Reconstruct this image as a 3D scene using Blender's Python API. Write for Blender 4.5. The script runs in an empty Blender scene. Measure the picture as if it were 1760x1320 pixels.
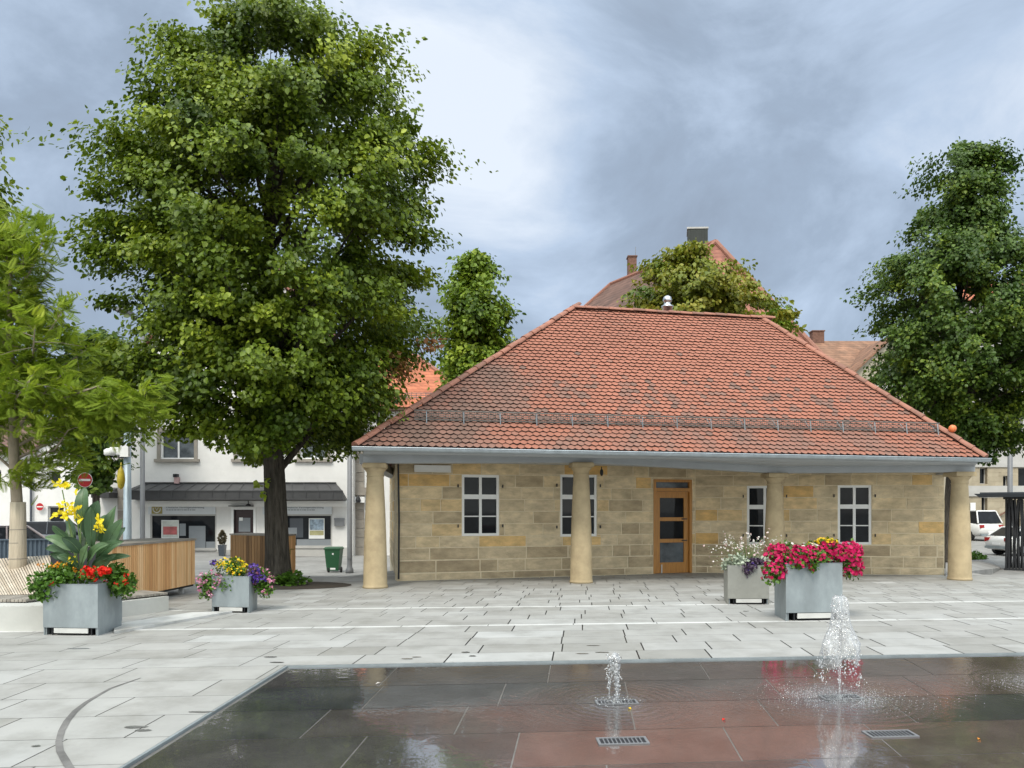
import bpy, math, random
import numpy as np
from mathutils import Vector as V
random.seed(7); rng=np.random.default_rng(7)
S=bpy.context.scene; COL=S.collection
F0=1330.0; HZ=878.0; EYE=1.6
# ------------------------------------------------------------------ helpers
def sm(t): t=max(0.,min(1.,t)); return t*t*(3-2*t)
def gz(x,y):
    y0=18.5+2.2*sm((x+4.6)/1.4)*sm((12.6-x)/1.4)
    z=-.55*sm((y-y0)/7)
    z-=.035*min(11.,max(0.,8.3-(y-.09*x)))
    w=sm((x-2)/6)
    if y>37: z+=w*(.30*sm((y-37)/13)+.31*sm((y-49)/8))
    z+=.22*sm((-x-10)/5)*sm((y-24)/8)
    return z
def P(px,py,d): return V(((px-880)/F0*d, d, EYE+(HZ-py)/F0*d))
def GP(px,py):
    d=3.0
    while d<200:
        p=P(px,py,d)
        if p.z<=gz(p.x,p.y): return V((p.x,p.y,gz(p.x,p.y)))
        d+=.02
    return p
class MB:
    def __init__(s): s.v=[];s.f=[];s.t=[];s.m=[]
    def add(s,vs,fs,t=.5,m=0):
        b=len(s.v); s.v+=[tuple(v) for v in vs]
        for f in fs: s.f.append([b+i for i in f]); s.t.append(t); s.m.append(m)
    def hexa(s,p,t=.5,m=0):   # p: 4 bottom ccw, 4 top
        s.add(p,[(3,2,1,0),(4,5,6,7),(0,1,5,4),(1,2,6,5),(2,3,7,6),(3,0,4,7)],t,m)
    def box(s,x0,x1,y0,y1,z0,z1,t=.5,m=0):
        s.hexa([(x0,y0,z0),(x1,y0,z0),(x1,y1,z0),(x0,y1,z0),(x0,y0,z1),(x1,y0,z1),(x1,y1,z1),(x0,y1,z1)],t,m)
    def tube(s,pts,rs,n=8,t=.5,m=0,cap=True):
        pts=[V(p) for p in pts]; rs=rs if hasattr(rs,'__len__') else [rs]*len(pts)
        b=[];prev=None
        for i,p in enumerate(pts):
            d=(pts[min(i+1,len(pts)-1)]-pts[max(i-1,0)])
            d=d.normalized() if d.length>1e-9 else V((0,0,1))
            if prev is None:
                a=V((1,0,0)) if abs(d.x)<.8 else V((0,1,0)); a=(a-d*a.dot(d)).normalized()
            else:
                a=prev-d*prev.dot(d); a=a.normalized() if a.length>1e-6 else V((1,0,0))
            prev=a; c=d.cross(a)
            b.append([p+(a*math.cos(2*math.pi*k/n)+c*math.sin(2*math.pi*k/n))*rs[i] for k in range(n)])
        vs=[q for r in b for q in r]; fs=[]
        for i in range(len(pts)-1):
            for k in range(n): k2=(k+1)%n; fs.append((i*n+k,i*n+k2,(i+1)*n+k2,(i+1)*n+k))
        if cap: fs.append(tuple(range(n-1,-1,-1))); fs.append(tuple((len(pts)-1)*n+k for k in range(n)))
        s.add(vs,fs,t,m)
    def lathe(s,c,prof,n=32,t=.5,m=0):
        vs=[];fs=[]
        for r,z in prof:
            for k in range(n): a=2*math.pi*k/n; vs.append((c[0]+r*math.cos(a),c[1]+r*math.sin(a),c[2]+z))
        for i in range(len(prof)-1):
            for k in range(n): k2=(k+1)%n; fs.append((i*n+k,i*n+k2,(i+1)*n+k2,(i+1)*n+k))
        fs.append(tuple(range(n-1,-1,-1))); fs.append(tuple((len(prof)-1)*n+k for k in range(n)))
        s.add(vs,fs,t,m)
    def ball(s,c,r,n=10,t=.5,m=0,sq=(1,1,1)):
        vs=[];fs=[];h=n//2+1
        for i in range(h+1):
            a=math.pi*i/h
            for k in range(n):
                b=2*math.pi*k/n
                vs.append((c[0]+r*sq[0]*math.sin(a)*math.cos(b),c[1]+r*sq[1]*math.sin(a)*math.sin(b),c[2]+r*sq[2]*math.cos(a)))
        for i in range(h):
            for k in range(n): k2=(k+1)%n; fs.append((i*n+k,(i+1)*n+k,(i+1)*n+k2,i*n+k2))
        s.add(vs,fs,t,m)
    def prism(s,poly,off,t=.5,m=0):   # poly 3D points, extruded by off
        n=len(poly); off=V(off); vs=[V(p) for p in poly]+[V(p)+off for p in poly]
        s.add(vs,[tuple(range(n-1,-1,-1)),tuple(range(n,2*n))]+[(i,(i+1)%n,(i+1)%n+n,i+n) for i in range(n)],t,m)
def worldloc(o):
    l=V((0,0,0))
    while o is not None: l=l+V(o.location); o=o.parent
    return l
def build(name,mb,mats,parent=None,smooth=False,local=False,loc=None):
    me=bpy.data.meshes.new(name)
    o=bpy.data.objects.new(name,me); COL.objects.link(o)
    if parent: o.parent=parent
    if loc is not None: o.location=loc
    org=V((0,0,0)) if local else worldloc(o)
    me.from_pydata([(v[0]-org.x,v[1]-org.y,v[2]-org.z) for v in mb.v],[],mb.f)
    for m in (mats if isinstance(mats,(list,tuple)) else [mats]): me.materials.append(m)
    me.polygons.foreach_set('material_index',mb.m)
    a=me.attributes.new('tint','FLOAT','FACE'); a.data.foreach_set('value',mb.t)
    if smooth: me.polygons.foreach_set('use_smooth',[True]*len(me.polygons))
    me.update(); return o
def tag(o,label=None,cat=None,group=None,kind=None):
    if label: o['label']=label
    if cat: o['category']=cat
    if group: o['group']=group
    if kind: o['kind']=kind
    return o
def thing(name,label,cat,loc=(0,0,0),group=None,rz=0):
    o=bpy.data.objects.new(name,None); COL.objects.link(o); o.location=loc; o.rotation_euler=(0,0,rz)
    o.empty_display_size=.2
    return tag(o,label,cat,group)
# numpy scatter ------------------------------------------------------
def npmesh(name,Vv,Ff,mats,parent,tint=None,smooth=False,loc=None,mi=None):
    me=bpy.data.meshes.new(name); o=bpy.data.objects.new(name,me); COL.objects.link(o)
    if parent: o.parent=parent
    if loc is not None: o.location=loc
    org=np.array(worldloc(o)); Vv=Vv-org
    k=Ff.shape[1]
    me.vertices.add(len(Vv)); me.vertices.foreach_set('co',Vv.astype(np.float32).ravel())
    me.loops.add(Ff.size); me.loops.foreach_set('vertex_index',Ff.astype(np.int32).ravel())
    me.polygons.add(len(Ff)); me.polygons.foreach_set('loop_start',np.arange(0,Ff.size,k,dtype=np.int32))
    me.polygons.foreach_set('loop_total',np.full(len(Ff),k,dtype=np.int32))
    for m in (mats if isinstance(mats,(list,tuple)) else [mats]): me.materials.append(m)
    if mi is not None: me.polygons.foreach_set('material_index',mi.astype(np.int32))
    a=me.attributes.new('tint','FLOAT','FACE')
    a.data.foreach_set('value',(tint if tint is not None else np.full(len(Ff),.5)).astype(np.float32))
    me.update(calc_edges=True); me.validate()
    return o
def nrm(a): return a/np.maximum(np.linalg.norm(a,axis=-1,keepdims=True),1e-9)
def inst(Pp,A,N,Sz,T):
    tv,tf=T; A=nrm(A); B=nrm(np.cross(A,N)); N=np.cross(B,A)
    Vv=Pp[:,None,:]+Sz[:,None,None]*(tv[None,:,0,None]*B[:,None]+tv[None,:,1,None]*A[:,None]+tv[None,:,2,None]*N[:,None])
    n=len(Pp); Ff=(tf[None]+ (np.arange(n)*len(tv))[:,None,None]).reshape(-1,tf.shape[1])
    return Vv.reshape(-1,3),Ff
LEAF=(np.array([(0,0,0),(-.36,.28,.10),(-.33,.68,.08),(0,1,-.10),(.33,.68,.08),(.36,.28,.10)]),np.array([(0,3,2,1),(0,5,4,3)]))
def pinnate(n=9):
    v=[];f=[]
    def q(a,b,c,d): k=len(v); v.extend([a,b,c,d]); f.append((k,k+1,k+2,k+3))
    q((-.008,0,0),(.008,0,0),(.005,1,-.15),(-.005,1,-.15))
    for i in range(n):
        y=.12+.86*i/(n-1); L=.27*math.sin(math.pi*(.25+.62*i/(n-1)))+.04; z=-.15*y
        for s in (-1,1):
            q((0,y-.008,z),(s*L*.5,y+L*.14-.022,z+.03),(s*L,y+L*.45,z-.04),(s*L*.5,y+L*.30+.018,z+.03))
    return np.array(v),np.array(f)
PINN=pinnate(12)
def flower(n=5,tipz=.12,w=.62):
    v=[(0,0,0)];f=[]
    for i in range(n):
        a=2*math.pi*i/n; h=math.pi/n*w*1.35
        k=len(v)
        for da,r,z in ((-h,.72,tipz*.8),(0,1,tipz),(h,.72,tipz*.8)): v.append((r*math.cos(a+da),r*math.sin(a+da),z))
        f.append((0,k,k+1,k+2))
    return np.array(v),np.array(f)
FL5=flower(5,.22,.72); DAISY=flower(9,.06,.6)
def grass_t():
    v=[(-.05,0,0),(.05,0,0),(.03,1,-.1),(-.03,1,-.1)]
    return np.array(v),np.array([(0,1,2,3)])
BLADE=(np.array([(-.06,0,0),(.06,0,0),(.07,.5,.05),(-.07,.5,.05),(.0,1,-.05),(.0,1.001,-.05)]),np.array([(0,1,2,3),(3,2,4,5)]))
# ------------------------------------------------------------------ materials
MT={}
def lin(c): return tuple((x/12.92 if x<=.04045 else ((x+.055)/1.055)**2.4) for x in c)
def mat(name,col,rough=.7,var=.15,scale=4,bump=.15,bscale=40,metal=0,col2=None,ramp=None,spec=.4,transl=0,coat=0,stain=None,stretch=(1,1,1),bdist=.01):
    m=bpy.data.materials.new(name); m.use_nodes=True; nt=m.node_tree; N=nt.nodes; L=nt.links
    b=N['Principled BSDF']; out=N['Material Output']
    tc=N.new('ShaderNodeTexCoord'); mp=N.new('ShaderNodeMapping'); mp.inputs['Scale'].default_value=stretch
    L.new(tc.outputs['Object'],mp.inputs[0])
    nz=N.new('ShaderNodeTexNoise'); nz.inputs['Scale'].default_value=scale; nz.inputs['Detail'].default_value=6; nz.inputs['Roughness'].default_value=.62
    L.new(mp.outputs[0],nz.inputs[0])
    if ramp:
        at=N.new('ShaderNodeAttribute'); at.attribute_name='tint'
        cr=N.new('ShaderNodeValToRGB'); e=cr.color_ramp.elements
        e[0].position=ramp[0][0]; e[0].color=(*ramp[0][1],1); e[1].position=ramp[-1][0]; e[1].color=(*ramp[-1][1],1)
        for p_,c_ in ramp[1:-1]: x=e.new(p_); x.color=(*c_,1)
        L.new(at.outputs['Fac'],cr.inputs[0]); base=cr.outputs[0]
    else:
        rg=N.new('ShaderNodeRGB'); rg.outputs[0].default_value=(*col,1); base=rg.outputs[0]
    mr=N.new('ShaderNodeMapRange'); mr.inputs[1].default_value=.3; mr.inputs[2].default_value=.7; mr.inputs[3].default_value=1-var; mr.inputs[4].default_value=1+var
    L.new(nz.outputs['Fac'],mr.inputs[0])
    vm=N.new('ShaderNodeVectorMath'); vm.operation='SCALE'; L.new(base,vm.inputs[0]); L.new(mr.outputs[0],vm.inputs['Scale'])
    last=vm.outputs[0]
    if stain:   # (colour, scale, lo, hi, amount)
        n2=N.new('ShaderNodeTexNoise'); n2.inputs['Scale'].default_value=stain[1]; n2.inputs['Detail'].default_value=8; n2.inputs['Roughness'].default_value=.65
        L.new(mp.outputs[0],n2.inputs[0])
        m2=N.new('ShaderNodeMapRange'); m2.inputs[1].default_value=stain[2]; m2.inputs[2].default_value=stain[3]; m2.inputs[4].default_value=stain[4]
        L.new(n2.outputs['Fac'],m2.inputs[0])
        mx=N.new('ShaderNodeMix'); mx.data_type='RGBA'; L.new(m2.outputs[0],mx.inputs['Factor']); L.new(last,mx.inputs[6]); mx.inputs[7].default_value=(*stain[0],1)
        last=mx.outputs[2]
    L.new(last,b.inputs['Base Color'])
    b.inputs['Roughness'].default_value=rough; b.inputs['Metallic'].default_value=metal; b.inputs['Specular IOR Level'].default_value=spec
    if coat: b.inputs['Coat Weight'].default_value=coat; b.inputs['Coat Roughness'].default_value=.05
    if bump:
        n3=N.new('ShaderNodeTexNoise'); n3.inputs['Scale'].default_value=bscale; n3.inputs['Detail'].default_value=5
        L.new(mp.outputs[0],n3.inputs[0]); bp=N.new('ShaderNodeBump'); bp.inputs['Strength'].default_value=bump; bp.inputs['Distance'].default_value=bdist
        L.new(n3.outputs['Fac'],bp.inputs['Height']); L.new(bp.outputs[0],b.inputs['Normal'])
    if transl:
        tr=N.new('ShaderNodeBsdfTranslucent'); L.new(last,tr.inputs[0]); ms=N.new('ShaderNodeMixShader'); ms.inputs[0].default_value=transl
        L.new(b.outputs[0],ms.inputs[1]); L.new(tr.outputs[0],ms.inputs[2]); L.new(ms.outputs[0],out.inputs[0])
    MT[name]=m; return m
# stone, plaster
M_slab=mat('granite_slab',None,.62,.10,1.6,.12,90,ramp=[(0,(.24,.235,.215)),(.5,(.335,.332,.318)),(.8,(.405,.408,.40)),(1,(.66,.66,.645))],stain=((.19,.185,.165),1.7,.47,.74,.65),spec=.3)
M_cob=mat('street_paving',(.27,.265,.255),.8,.2,2,.4,14,stain=((.15,.145,.135),.35,.45,.7,.6))
M_joint=mat('joint_earth',(.085,.08,.072),.95,.3,3,.2,30)
M_sand=mat('sandstone_block',None,.88,.28,2.6,1.0,22,stretch=(1,1,2.2),
   ramp=[(0,(.34,.265,.17)),(.22,(.46,.365,.235)),(.5,(.66,.54,.36)),(.72,(.72,.57,.35)),(.86,(.70,.475,.21)),(1,(.62,.36,.11))],stain=((.34,.255,.155),1.6,.50,.74,.6),bdist=.02)
M_mortar=mat('mortar',(.70,.60,.43),.95,.12,8,.3,60)
M_col=mat('column_plaster',(.46,.365,.225),.88,.14,3,.6,38,stain=((.27,.205,.125),2.6,.48,.74,.6),bdist=.008)
M_grey=mat('painted_cornice',(.38,.40,.42),.6,.06,3,.05,40)
M_ceil=mat('porch_ceiling',(.5,.5,.48),.8,.05,3,.05,40)
M_white=mat('white_paint',(.80,.80,.79),.45,.03,6,0)
M_zinc=mat('zinc',(.38,.42,.45),.42,.15,5,.05,30,metal=.6)
M_galv=mat('galvanised_steel',(.27,.305,.32),.48,.20,2.2,.06,50,metal=.35,stain=((.42,.47,.49),3.2,.5,.72,.5),stretch=(1,1,.55))
M_galv2=mat('warm_galvanised_steel',(.33,.33,.30),.5,.12,2.5,.06,50,metal=.35,stain=((.24,.24,.22),3,.5,.7,.5))
M_foot=mat('planter_rail_metal',(.55,.55,.53),.4,.08,5,0)
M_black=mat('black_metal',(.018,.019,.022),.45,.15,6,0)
M_rubber=mat('black_rubber',(.02,.02,.02),.8,.1,6,0)
M_tile=mat('clay_tile',None,.72,.12,9,.25,60,ramp=[(0,(.395,.148,.095)),(.35,(.31,.125,.083)),(.55,(.235,.125,.095)),(.78,(.15,.095,.075)),(1,(.08,.06,.05))],spec=.35)
M_butt=mat('tile_edge_shade',(.035,.025,.022),.9,.3,9,.1,40)  # dark butts paint in the shade between overlapping tile steps
M_hip=mat('hip_tile',None,.7,.15,6,.2,50,ramp=[(0,(.36,.155,.105)),(1,(.22,.11,.08))])
def roofmat(name,c1,c2,rowh=.16,colw=.2,dark=.45):
    m=mat(name,c1,.8,.22,1.2,0,10,stain=(c2,.8,.45,.7,.7)); nt=m.node_tree; N=nt.nodes; L=nt.links; b=N['Principled BSDF']
    tc=N.new('ShaderNodeTexCoord'); sp=N.new('ShaderNodeSeparateXYZ'); L.new(tc.outputs['Object'],sp.inputs[0])
    def mth(op,a,bb=None):
        n=N.new('ShaderNodeMath'); n.operation=op
        for i,x in enumerate((a,bb)):
            if x is None: continue
            if hasattr(x,'is_linked') or hasattr(x,'links'): L.new(x,n.inputs[i])
            else: n.inputs[i].default_value=x
        return n.outputs[0]
    zr=mth('DIVIDE',sp.outputs[2],rowh); fr=mth('FRACT',zr); row=mth('FLOOR',zr)
    sx=mth('ADD',mth('DIVIDE',mth('ADD',sp.outputs[0],sp.outputs[1]),colw),mth('MULTIPLY',row,.5))
    fx=mth('ABSOLUTE',mth('SUBTRACT',mth('FRACT',sx),.5))
    edge=mth('LESS_THAN',fr,mth('ADD',.12,mth('MULTIPLY',fx,.35)))
    wn=N.new('ShaderNodeTexWhiteNoise'); wn.noise_dimensions='2D'; cb=N.new('ShaderNodeCombineXYZ'); L.new(row,cb.inputs[0]); L.new(mth('FLOOR',sx),cb.inputs[1]); L.new(cb.outputs[0],wn.inputs[0])
    fac=mth('SUBTRACT',mth('ADD',.82,mth('MULTIPLY',wn.outputs[0],.36)),mth('MULTIPLY',edge,dark))
    old=b.inputs['Base Color'].links[0].from_socket
    vm=N.new('ShaderNodeVectorMath'); vm.operation='SCALE'; L.new(old,vm.inputs[0]); L.new(fac,vm.inputs['Scale']); L.new(vm.outputs[0],b.inputs['Base Color'])
    return m
M_roof_o=roofmat('orange_roof_tiles',(.44,.145,.075),(.33,.12,.065),.19,.25,.35)
M_roof_b=roofmat('brown_roof_tiles',(.15,.085,.065),(.09,.06,.05),.25,.3,.35)
M_roof_r=roofmat('red_roof_tiles',(.32,.135,.095),(.23,.10,.075),.25,.3,.3)
M_roof_m=roofmat('weathered_roof_tiles',(.27,.145,.09),(.16,.10,.07),.22,.3,.3)
M_plw=mat('white_plaster',(.72,.71,.69),.9,.06,1.2,.15,30,stain=((.52,.51,.49),.8,.52,.75,.35))
M_plg=mat('grey_plaster',(.46,.45,.43),.9,.08,1.2,.15,30)
M_plb=mat('beige_plaster',(.40,.36,.28),.9,.1,1.2,.15,30)
M_quoin=mat('quoin_stone',None,.85,.12,3,.2,30,ramp=[(0,(.24,.215,.185)),(1,(.33,.30,.26))])
M_sand2=mat('pale_sandstone',None,.85,.14,1.5,.3,20,ramp=[(0,(.33,.28,.20)),(1,(.44,.38,.28))])
M_canopy=mat('canopy_sheet',(.05,.05,.052),.5,.15,2,0)
M_signpan=mat('sign_panel',(.62,.65,.68),.4,.03,3,0)
M_gold=mat('gold_logo',(.30,.25,.07),.5,.05,5,0)
M_txt=mat('sign_lettering',(.12,.13,.15),.6,0,5,0)
M_red=mat('sign_red',(.42,.012,.015),.4,.05,5,0)
M_redw=mat('poster_red',(.45,.12,.12),.5,.3,3,0)
M_post=mat('poster_paper',(.55,.57,.53),.5,.2,3,0)
M_postb=mat('poster_blue',(.30,.38,.46),.5,.6,5,0)
M_posty=mat('poster_ochre',(.45,.42,.22),.5,.2,3,0)
M_shgrey=mat('window_film',(.23,.25,.27),.4,.05,3,0)
M_wood=mat('larch_slats',None,.65,.14,3,.2,20,stretch=(6,6,.5),ramp=[(0,(.60,.31,.13)),(.5,(.74,.42,.19)),(1,(.84,.56,.30))])
M_woodd=mat('shaded_larch_slats',None,.7,.22,3,.2,20,stretch=(6,6,.5),ramp=[(0,(.16,.085,.035)),(1,(.36,.20,.085))])  # larch darkened to paint in the shade on the small box's left face
M_woodg=mat('weathered_wood',None,.8,.2,4,.2,20,ramp=[(0,(.20,.18,.155)),(1,(.33,.30,.26))])
M_woodl=mat('pale_lounger_slats',None,.75,.2,4,.2,20,ramp=[(0,(.48,.40,.31)),(1,(.66,.58,.48))])
M_conc=mat('cast_concrete',(.50,.50,.47),.8,.1,1.5,.15,40,stain=((.36,.36,.33),1.2,.5,.75,.5))
M_door=mat('oak_door',(.42,.19,.04),.42,.2,4,.08,20,stretch=(5,5,.6),spec=.5)
M_bark=mat('linden_bark',(.068,.058,.046),.95,.6,16,1.0,22,stretch=(1.2,1.2,.16),stain=((.13,.115,.095),9,.5,.66,.7),bdist=.14)
M_barkp=mat('pale_bark',(.30,.25,.19),.9,.2,8,.4,25,stretch=(1,1,.4))
M_wrap=mat('reed_trunk_wrap',(.50,.43,.33),.9,.22,10,.7,60,stretch=(1.5,1.5,.1),bdist=.02)
M_blue=mat('blue_ribbon',(.05,.17,.26),.6,.1,5,0)
def leafm(name,a,b,c,tr=.3,rough=.5): return mat(name,None,rough,.15,2,0,10,ramp=[(0,a),(.5,b),(1,c)],transl=tr,spec=.45)
M_lf=leafm('linden_leaf',(.05,.092,.006),(.15,.22,.014),(.36,.43,.035))
M_lf2=leafm('lime_leaf',(.06,.115,.008),(.16,.25,.016),(.32,.40,.035))
M_lf3=leafm('autumn_leaf',(.075,.12,.010),(.19,.225,.018),(.33,.29,.035))
M_lf4=leafm('dark_linden_leaf',(.036,.078,.012),(.09,.16,.020),(.27,.34,.03))
M_dead=leafm('withered_leaf',(.16,.06,.02),(.28,.12,.04),(.33,.2,.06),.15)
M_loc=leafm('locust_leaf',(.11,.175,.012),(.22,.31,.02),(.40,.47,.045),.40,.75)
M_can=mat('canna_leaf',None,.42,.22,5,.15,14,ramp=[(0,(.03,.07,.03)),(.5,(.055,.115,.045)),(1,(.11,.19,.08))],transl=.18,spec=.5)
M_ger=leafm('geranium_leaf',(.035,.09,.008),(.075,.17,.015),(.14,.26,.03),.25)
M_silv=leafm('silver_leaf',(.22,.27,.19),(.38,.43,.33),(.50,.55,.44),.2)
M_purl=leafm('purple_leaf',(.035,.015,.04),(.07,.04,.08),(.12,.09,.13),.1)
def flm(name,a,b,tr=.25): return mat(name,None,.55,.08,8,0,10,ramp=[(0,a),(1,b)],transl=tr,spec=.3)
M_fy=flm('yellow_petal',(.75,.42,.0),(.90,.72,.02)); M_fc=flm('canna_petal',(.78,.60,.005),(.92,.80,.06))
M_fr=flm('red_petal',(.62,.01,.004),(.80,.03,.01)); M_fo=flm('orange_petal',(.75,.22,.01),(.8,.4,.02))
M_fm=flm('magenta_petal',(.36,.003,.05),(.68,.012,.14)); M_fp=flm('pink_petal',(.55,.14,.28),(.72,.40,.52))
M_fv=flm('violet_petal',(.05,.02,.22),(.13,.06,.40)); M_fw=flm('white_petal',(.72,.66,.62),(.85,.80,.78)); M_fpp=flm('blush_petal',(.55,.33,.33),(.72,.55,.53))
M_stem=mat('green_stem',(.13,.20,.06),.6,.2,5,0); M_soil=mat('soil',(.05,.04,.03),.95,.3,8,.5,20)
M_bin=mat('green_bin_plastic',(.018,.085,.035),.45,.08,3,0)
M_pole=mat('grey_lamp_post',(.20,.205,.215),.5,.1,3,0,metal=.2); M_poleb=mat('blue_grey_pole',(.36,.44,.50),.45,.1,3,0,metal=.2)
M_corr=mat('slate_blue_sheet',(.085,.115,.15),.6,.1,3,0)
M_carw=mat('white_car_paint',(.68,.68,.66),.25,.02,3,0,spec=.5,coat=.6); M_cars=mat('silver_car_paint',(.42,.43,.45),.28,.03,3,0,metal=.3,coat=.6)
M_card=mat('dark_car_paint',(.05,.06,.075),.28,.03,3,0,coat=.6); M_carp=mat('taupe_car_paint',(.26,.22,.22),.3,.03,3,0,coat=.6)
M_tail=mat('tail_lamp',(.35,.01,.01),.3,.05,5,0); M_lampw=mat('lamp_lens',(.75,.75,.72),.3,.02,5,0)
M_hill=mat('wooded_hill',(.055,.075,.045),.95,.4,.08,0,10)
M_stainless=mat('stainless_steel',(.62,.63,.64),.22,.05,5,0,metal=1)
M_brick=mat('chimney_brick',(.17,.09,.065),.9,.3,8,.2,20); M_slate=mat('slate_cladding',(.035,.04,.036),.7,.3,4,.1,20,stretch=(4,4,.3))
M_orange=mat('orange_plastic',(.75,.22,.08),.4,.05,5,0)
M_mark=mat('tyre_mark',(.15,.145,.14),.7,.5,3,0); M_wetsp=mat('wet_stone',(.14,.14,.135),.15,.2,6,0)
M_yel=mat('yellow_plastic',(.62,.50,.06),.35,.3,6,.2,12,transl=.3)
M_curt=mat('curtain',(.55,.56,.57),.9,.12,10,0,stretch=(4,4,.3))
# glass
def glassm(name,c=(.012,.014,.017),r=.03,noise=.5):
    m=mat(name,c,r,noise,1.7,.02,2.5,spec=.22); return m
M_glass=glassm('dark_window_glass'); M_glassc=glassm('curtained_glass',(.11,.125,.14),.08,.6)
# ------------------------------------------------------------------ world
W=bpy.data.worlds.new('World'); S.world=W; W.use_nodes=True; nt=W.node_tree; N=nt.nodes; L=nt.links
bg=N['Background']; bg.inputs['Strength'].default_value=.1
SUN_EL,SUN_AZ=math.radians(52),math.radians(200)   # azimuth: clockwise from +y
sky=N.new('ShaderNodeTexSky'); sky.sky_type='NISHITA'; sky.sun_disc=False; sky.sun_elevation=SUN_EL; sky.sun_rotation=SUN_AZ
tc=N.new('ShaderNodeTexCoord'); nv=N.new('ShaderNodeVectorMath'); nv.operation='NORMALIZE'; L.new(tc.outputs['Generated'],nv.inputs[0])
sp=N.new('ShaderNodeSeparateXYZ'); L.new(nv.outputs[0],sp.inputs[0])
def wm(op,a,b=None,c=None):
    n=N.new('ShaderNodeMath'); n.operation=op
    for i,x in enumerate((a,b,c)):
        if x is None: continue
        if hasattr(x,'links'): L.new(x,n.inputs[i])
        else: n.inputs[i].default_value=x
    return n.outputs[0]
zz=wm('ADD',wm('MULTIPLY',wm('MAXIMUM',sp.outputs[2],0),.55),.60)
cb=N.new('ShaderNodeCombineXYZ'); L.new(wm('DIVIDE',sp.outputs[0],zz),cb.inputs[0]); L.new(wm('DIVIDE',sp.outputs[1],zz),cb.inputs[1]); L.new(wm('MULTIPLY',sp.outputs[2],1.5),cb.inputs[2])
def wnoise(sc,det,ro,dist=0,off=0):
    n=N.new('ShaderNodeTexNoise'); n.inputs['Scale'].default_value=sc; n.inputs['Detail'].default_value=det; n.inputs['Roughness'].default_value=ro; n.inputs['Distortion'].default_value=dist
    ad=N.new('ShaderNodeVectorMath'); ad.inputs[1].default_value=(off,off*.7,off*.3); L.new(cb.outputs[0],ad.inputs[0]); L.new(ad.outputs[0],n.inputs[0]); return n.outputs['Fac']
def patch(px,py,rad):   # a bright or dark bank of cloud in a given direction
    d=V(((px-880)/F0,1,(HZ-py)/F0)).normalized()
    vd=N.new('ShaderNodeVectorMath'); vd.operation='DISTANCE'; L.new(nv.outputs[0],vd.inputs[0]); vd.inputs[1].default_value=d
    mr=N.new('ShaderNodeMapRange'); mr.interpolation_type='SMOOTHSTEP'; mr.inputs[1].default_value=0; mr.inputs[2].default_value=rad; mr.inputs[3].default_value=1; mr.inputs[4].default_value=0
    L.new(vd.outputs['Value'],mr.inputs[0]); return mr.outputs[0]
base=wm('ADD',wm('MULTIPLY',wnoise(2.9,12,.60,.45,3.1),.72),wm('MULTIPLY',wnoise(.9,3,.5,.1,9.2),.36))
for px,py,r,a in ((780,190,.27,.19),(900,330,.2,.08),(640,30,.2,.06),(720,60,.22,.06),(1560,150,.34,.10),(60,330,.12,.08),(430,20,.3,.04),(1200,230,.26,-.09),(1420,330,.28,-.06),(60,40,.3,.05),(1130,420,.2,-.06),(100,100,.2,.03),(1100,20,.12,-.05)):
    base=wm('ADD',base,wm('MULTIPLY',patch(px,py,r),a))
cr=N.new('ShaderNodeValToRGB'); e=cr.color_ramp.elements
for (p_,c_),k in zip(((.33,(2.3,2.75,3.45)),(.80,(6.6,7.2,8.0))),(0,1)): e[k].position=p_; e[k].color=(*c_,1)
x=e.new(.50); x.color=(2.95,3.65,4.65,1); x=e.new(.62); x.color=(4.1,5.0,6.3,1)
L.new(base,cr.inputs[0])
mx=N.new('ShaderNodeMix'); mx.data_type='RGBA'; mx.inputs['Factor'].default_value=.90; L.new(sky.outputs[0],mx.inputs[6]); L.new(cr.outputs[0],mx.inputs[7])
# an overcast sky is brightest overhead
zb=N.new('ShaderNodeMapRange'); zb.interpolation_type='SMOOTHSTEP'; zb.inputs[1].default_value=.50; zb.inputs[2].default_value=.95; zb.inputs[3].default_value=1; zb.inputs[4].default_value=3.2; L.new(sp.outputs[2],zb.inputs[0])
# the half of the sky behind the camera, nearer the sun, is brighter
yb=N.new('ShaderNodeMapRange'); yb.interpolation_type='SMOOTHSTEP'; yb.inputs[1].default_value=.25; yb.inputs[2].default_value=-.6; yb.inputs[3].default_value=1; yb.inputs[4].default_value=2.5; L.new(sp.outputs[1],yb.inputs[0])
sc=N.new('ShaderNodeVectorMath'); sc.operation='SCALE'; L.new(mx.outputs[2],sc.inputs[0]); L.new(wm('MULTIPLY',zb.outputs[0],yb.outputs[0]),sc.inputs['Scale'])
wt=N.new('ShaderNodeMapRange'); wt.inputs[1].default_value=1; wt.inputs[2].default_value=2.4; L.new(wm('MULTIPLY',zb.outputs[0],yb.outputs[0]),wt.inputs[0])
wx=N.new('ShaderNodeMix'); wx.data_type='RGBA'; L.new(wt.outputs[0],wx.inputs['Factor']); wx.inputs[6].default_value=(1,1,1,1); wx.inputs[7].default_value=(1.14,1.0,.80,1)
wv=N.new('ShaderNodeVectorMath'); wv.operation='MULTIPLY'; L.new(sc.outputs[0],wv.inputs[0]); L.new(wx.outputs[2],wv.inputs[1]); L.new(wv.outputs[0],bg.inputs[0])
sl=bpy.data.lights.new('sun','SUN'); sl.energy=1.5; sl.angle=math.radians(14); sl.color=(1,.93,.80)
so=bpy.data.objects.new('sun',sl); COL.objects.link(so)
sd=V((math.sin(SUN_AZ)*math.cos(SUN_EL),math.cos(SUN_AZ)*math.cos(SUN_EL),math.sin(SUN_EL))); so.rotation_euler=sd.to_track_quat('Z','Y').to_euler(); so.location=(0,-5,30)
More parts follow.
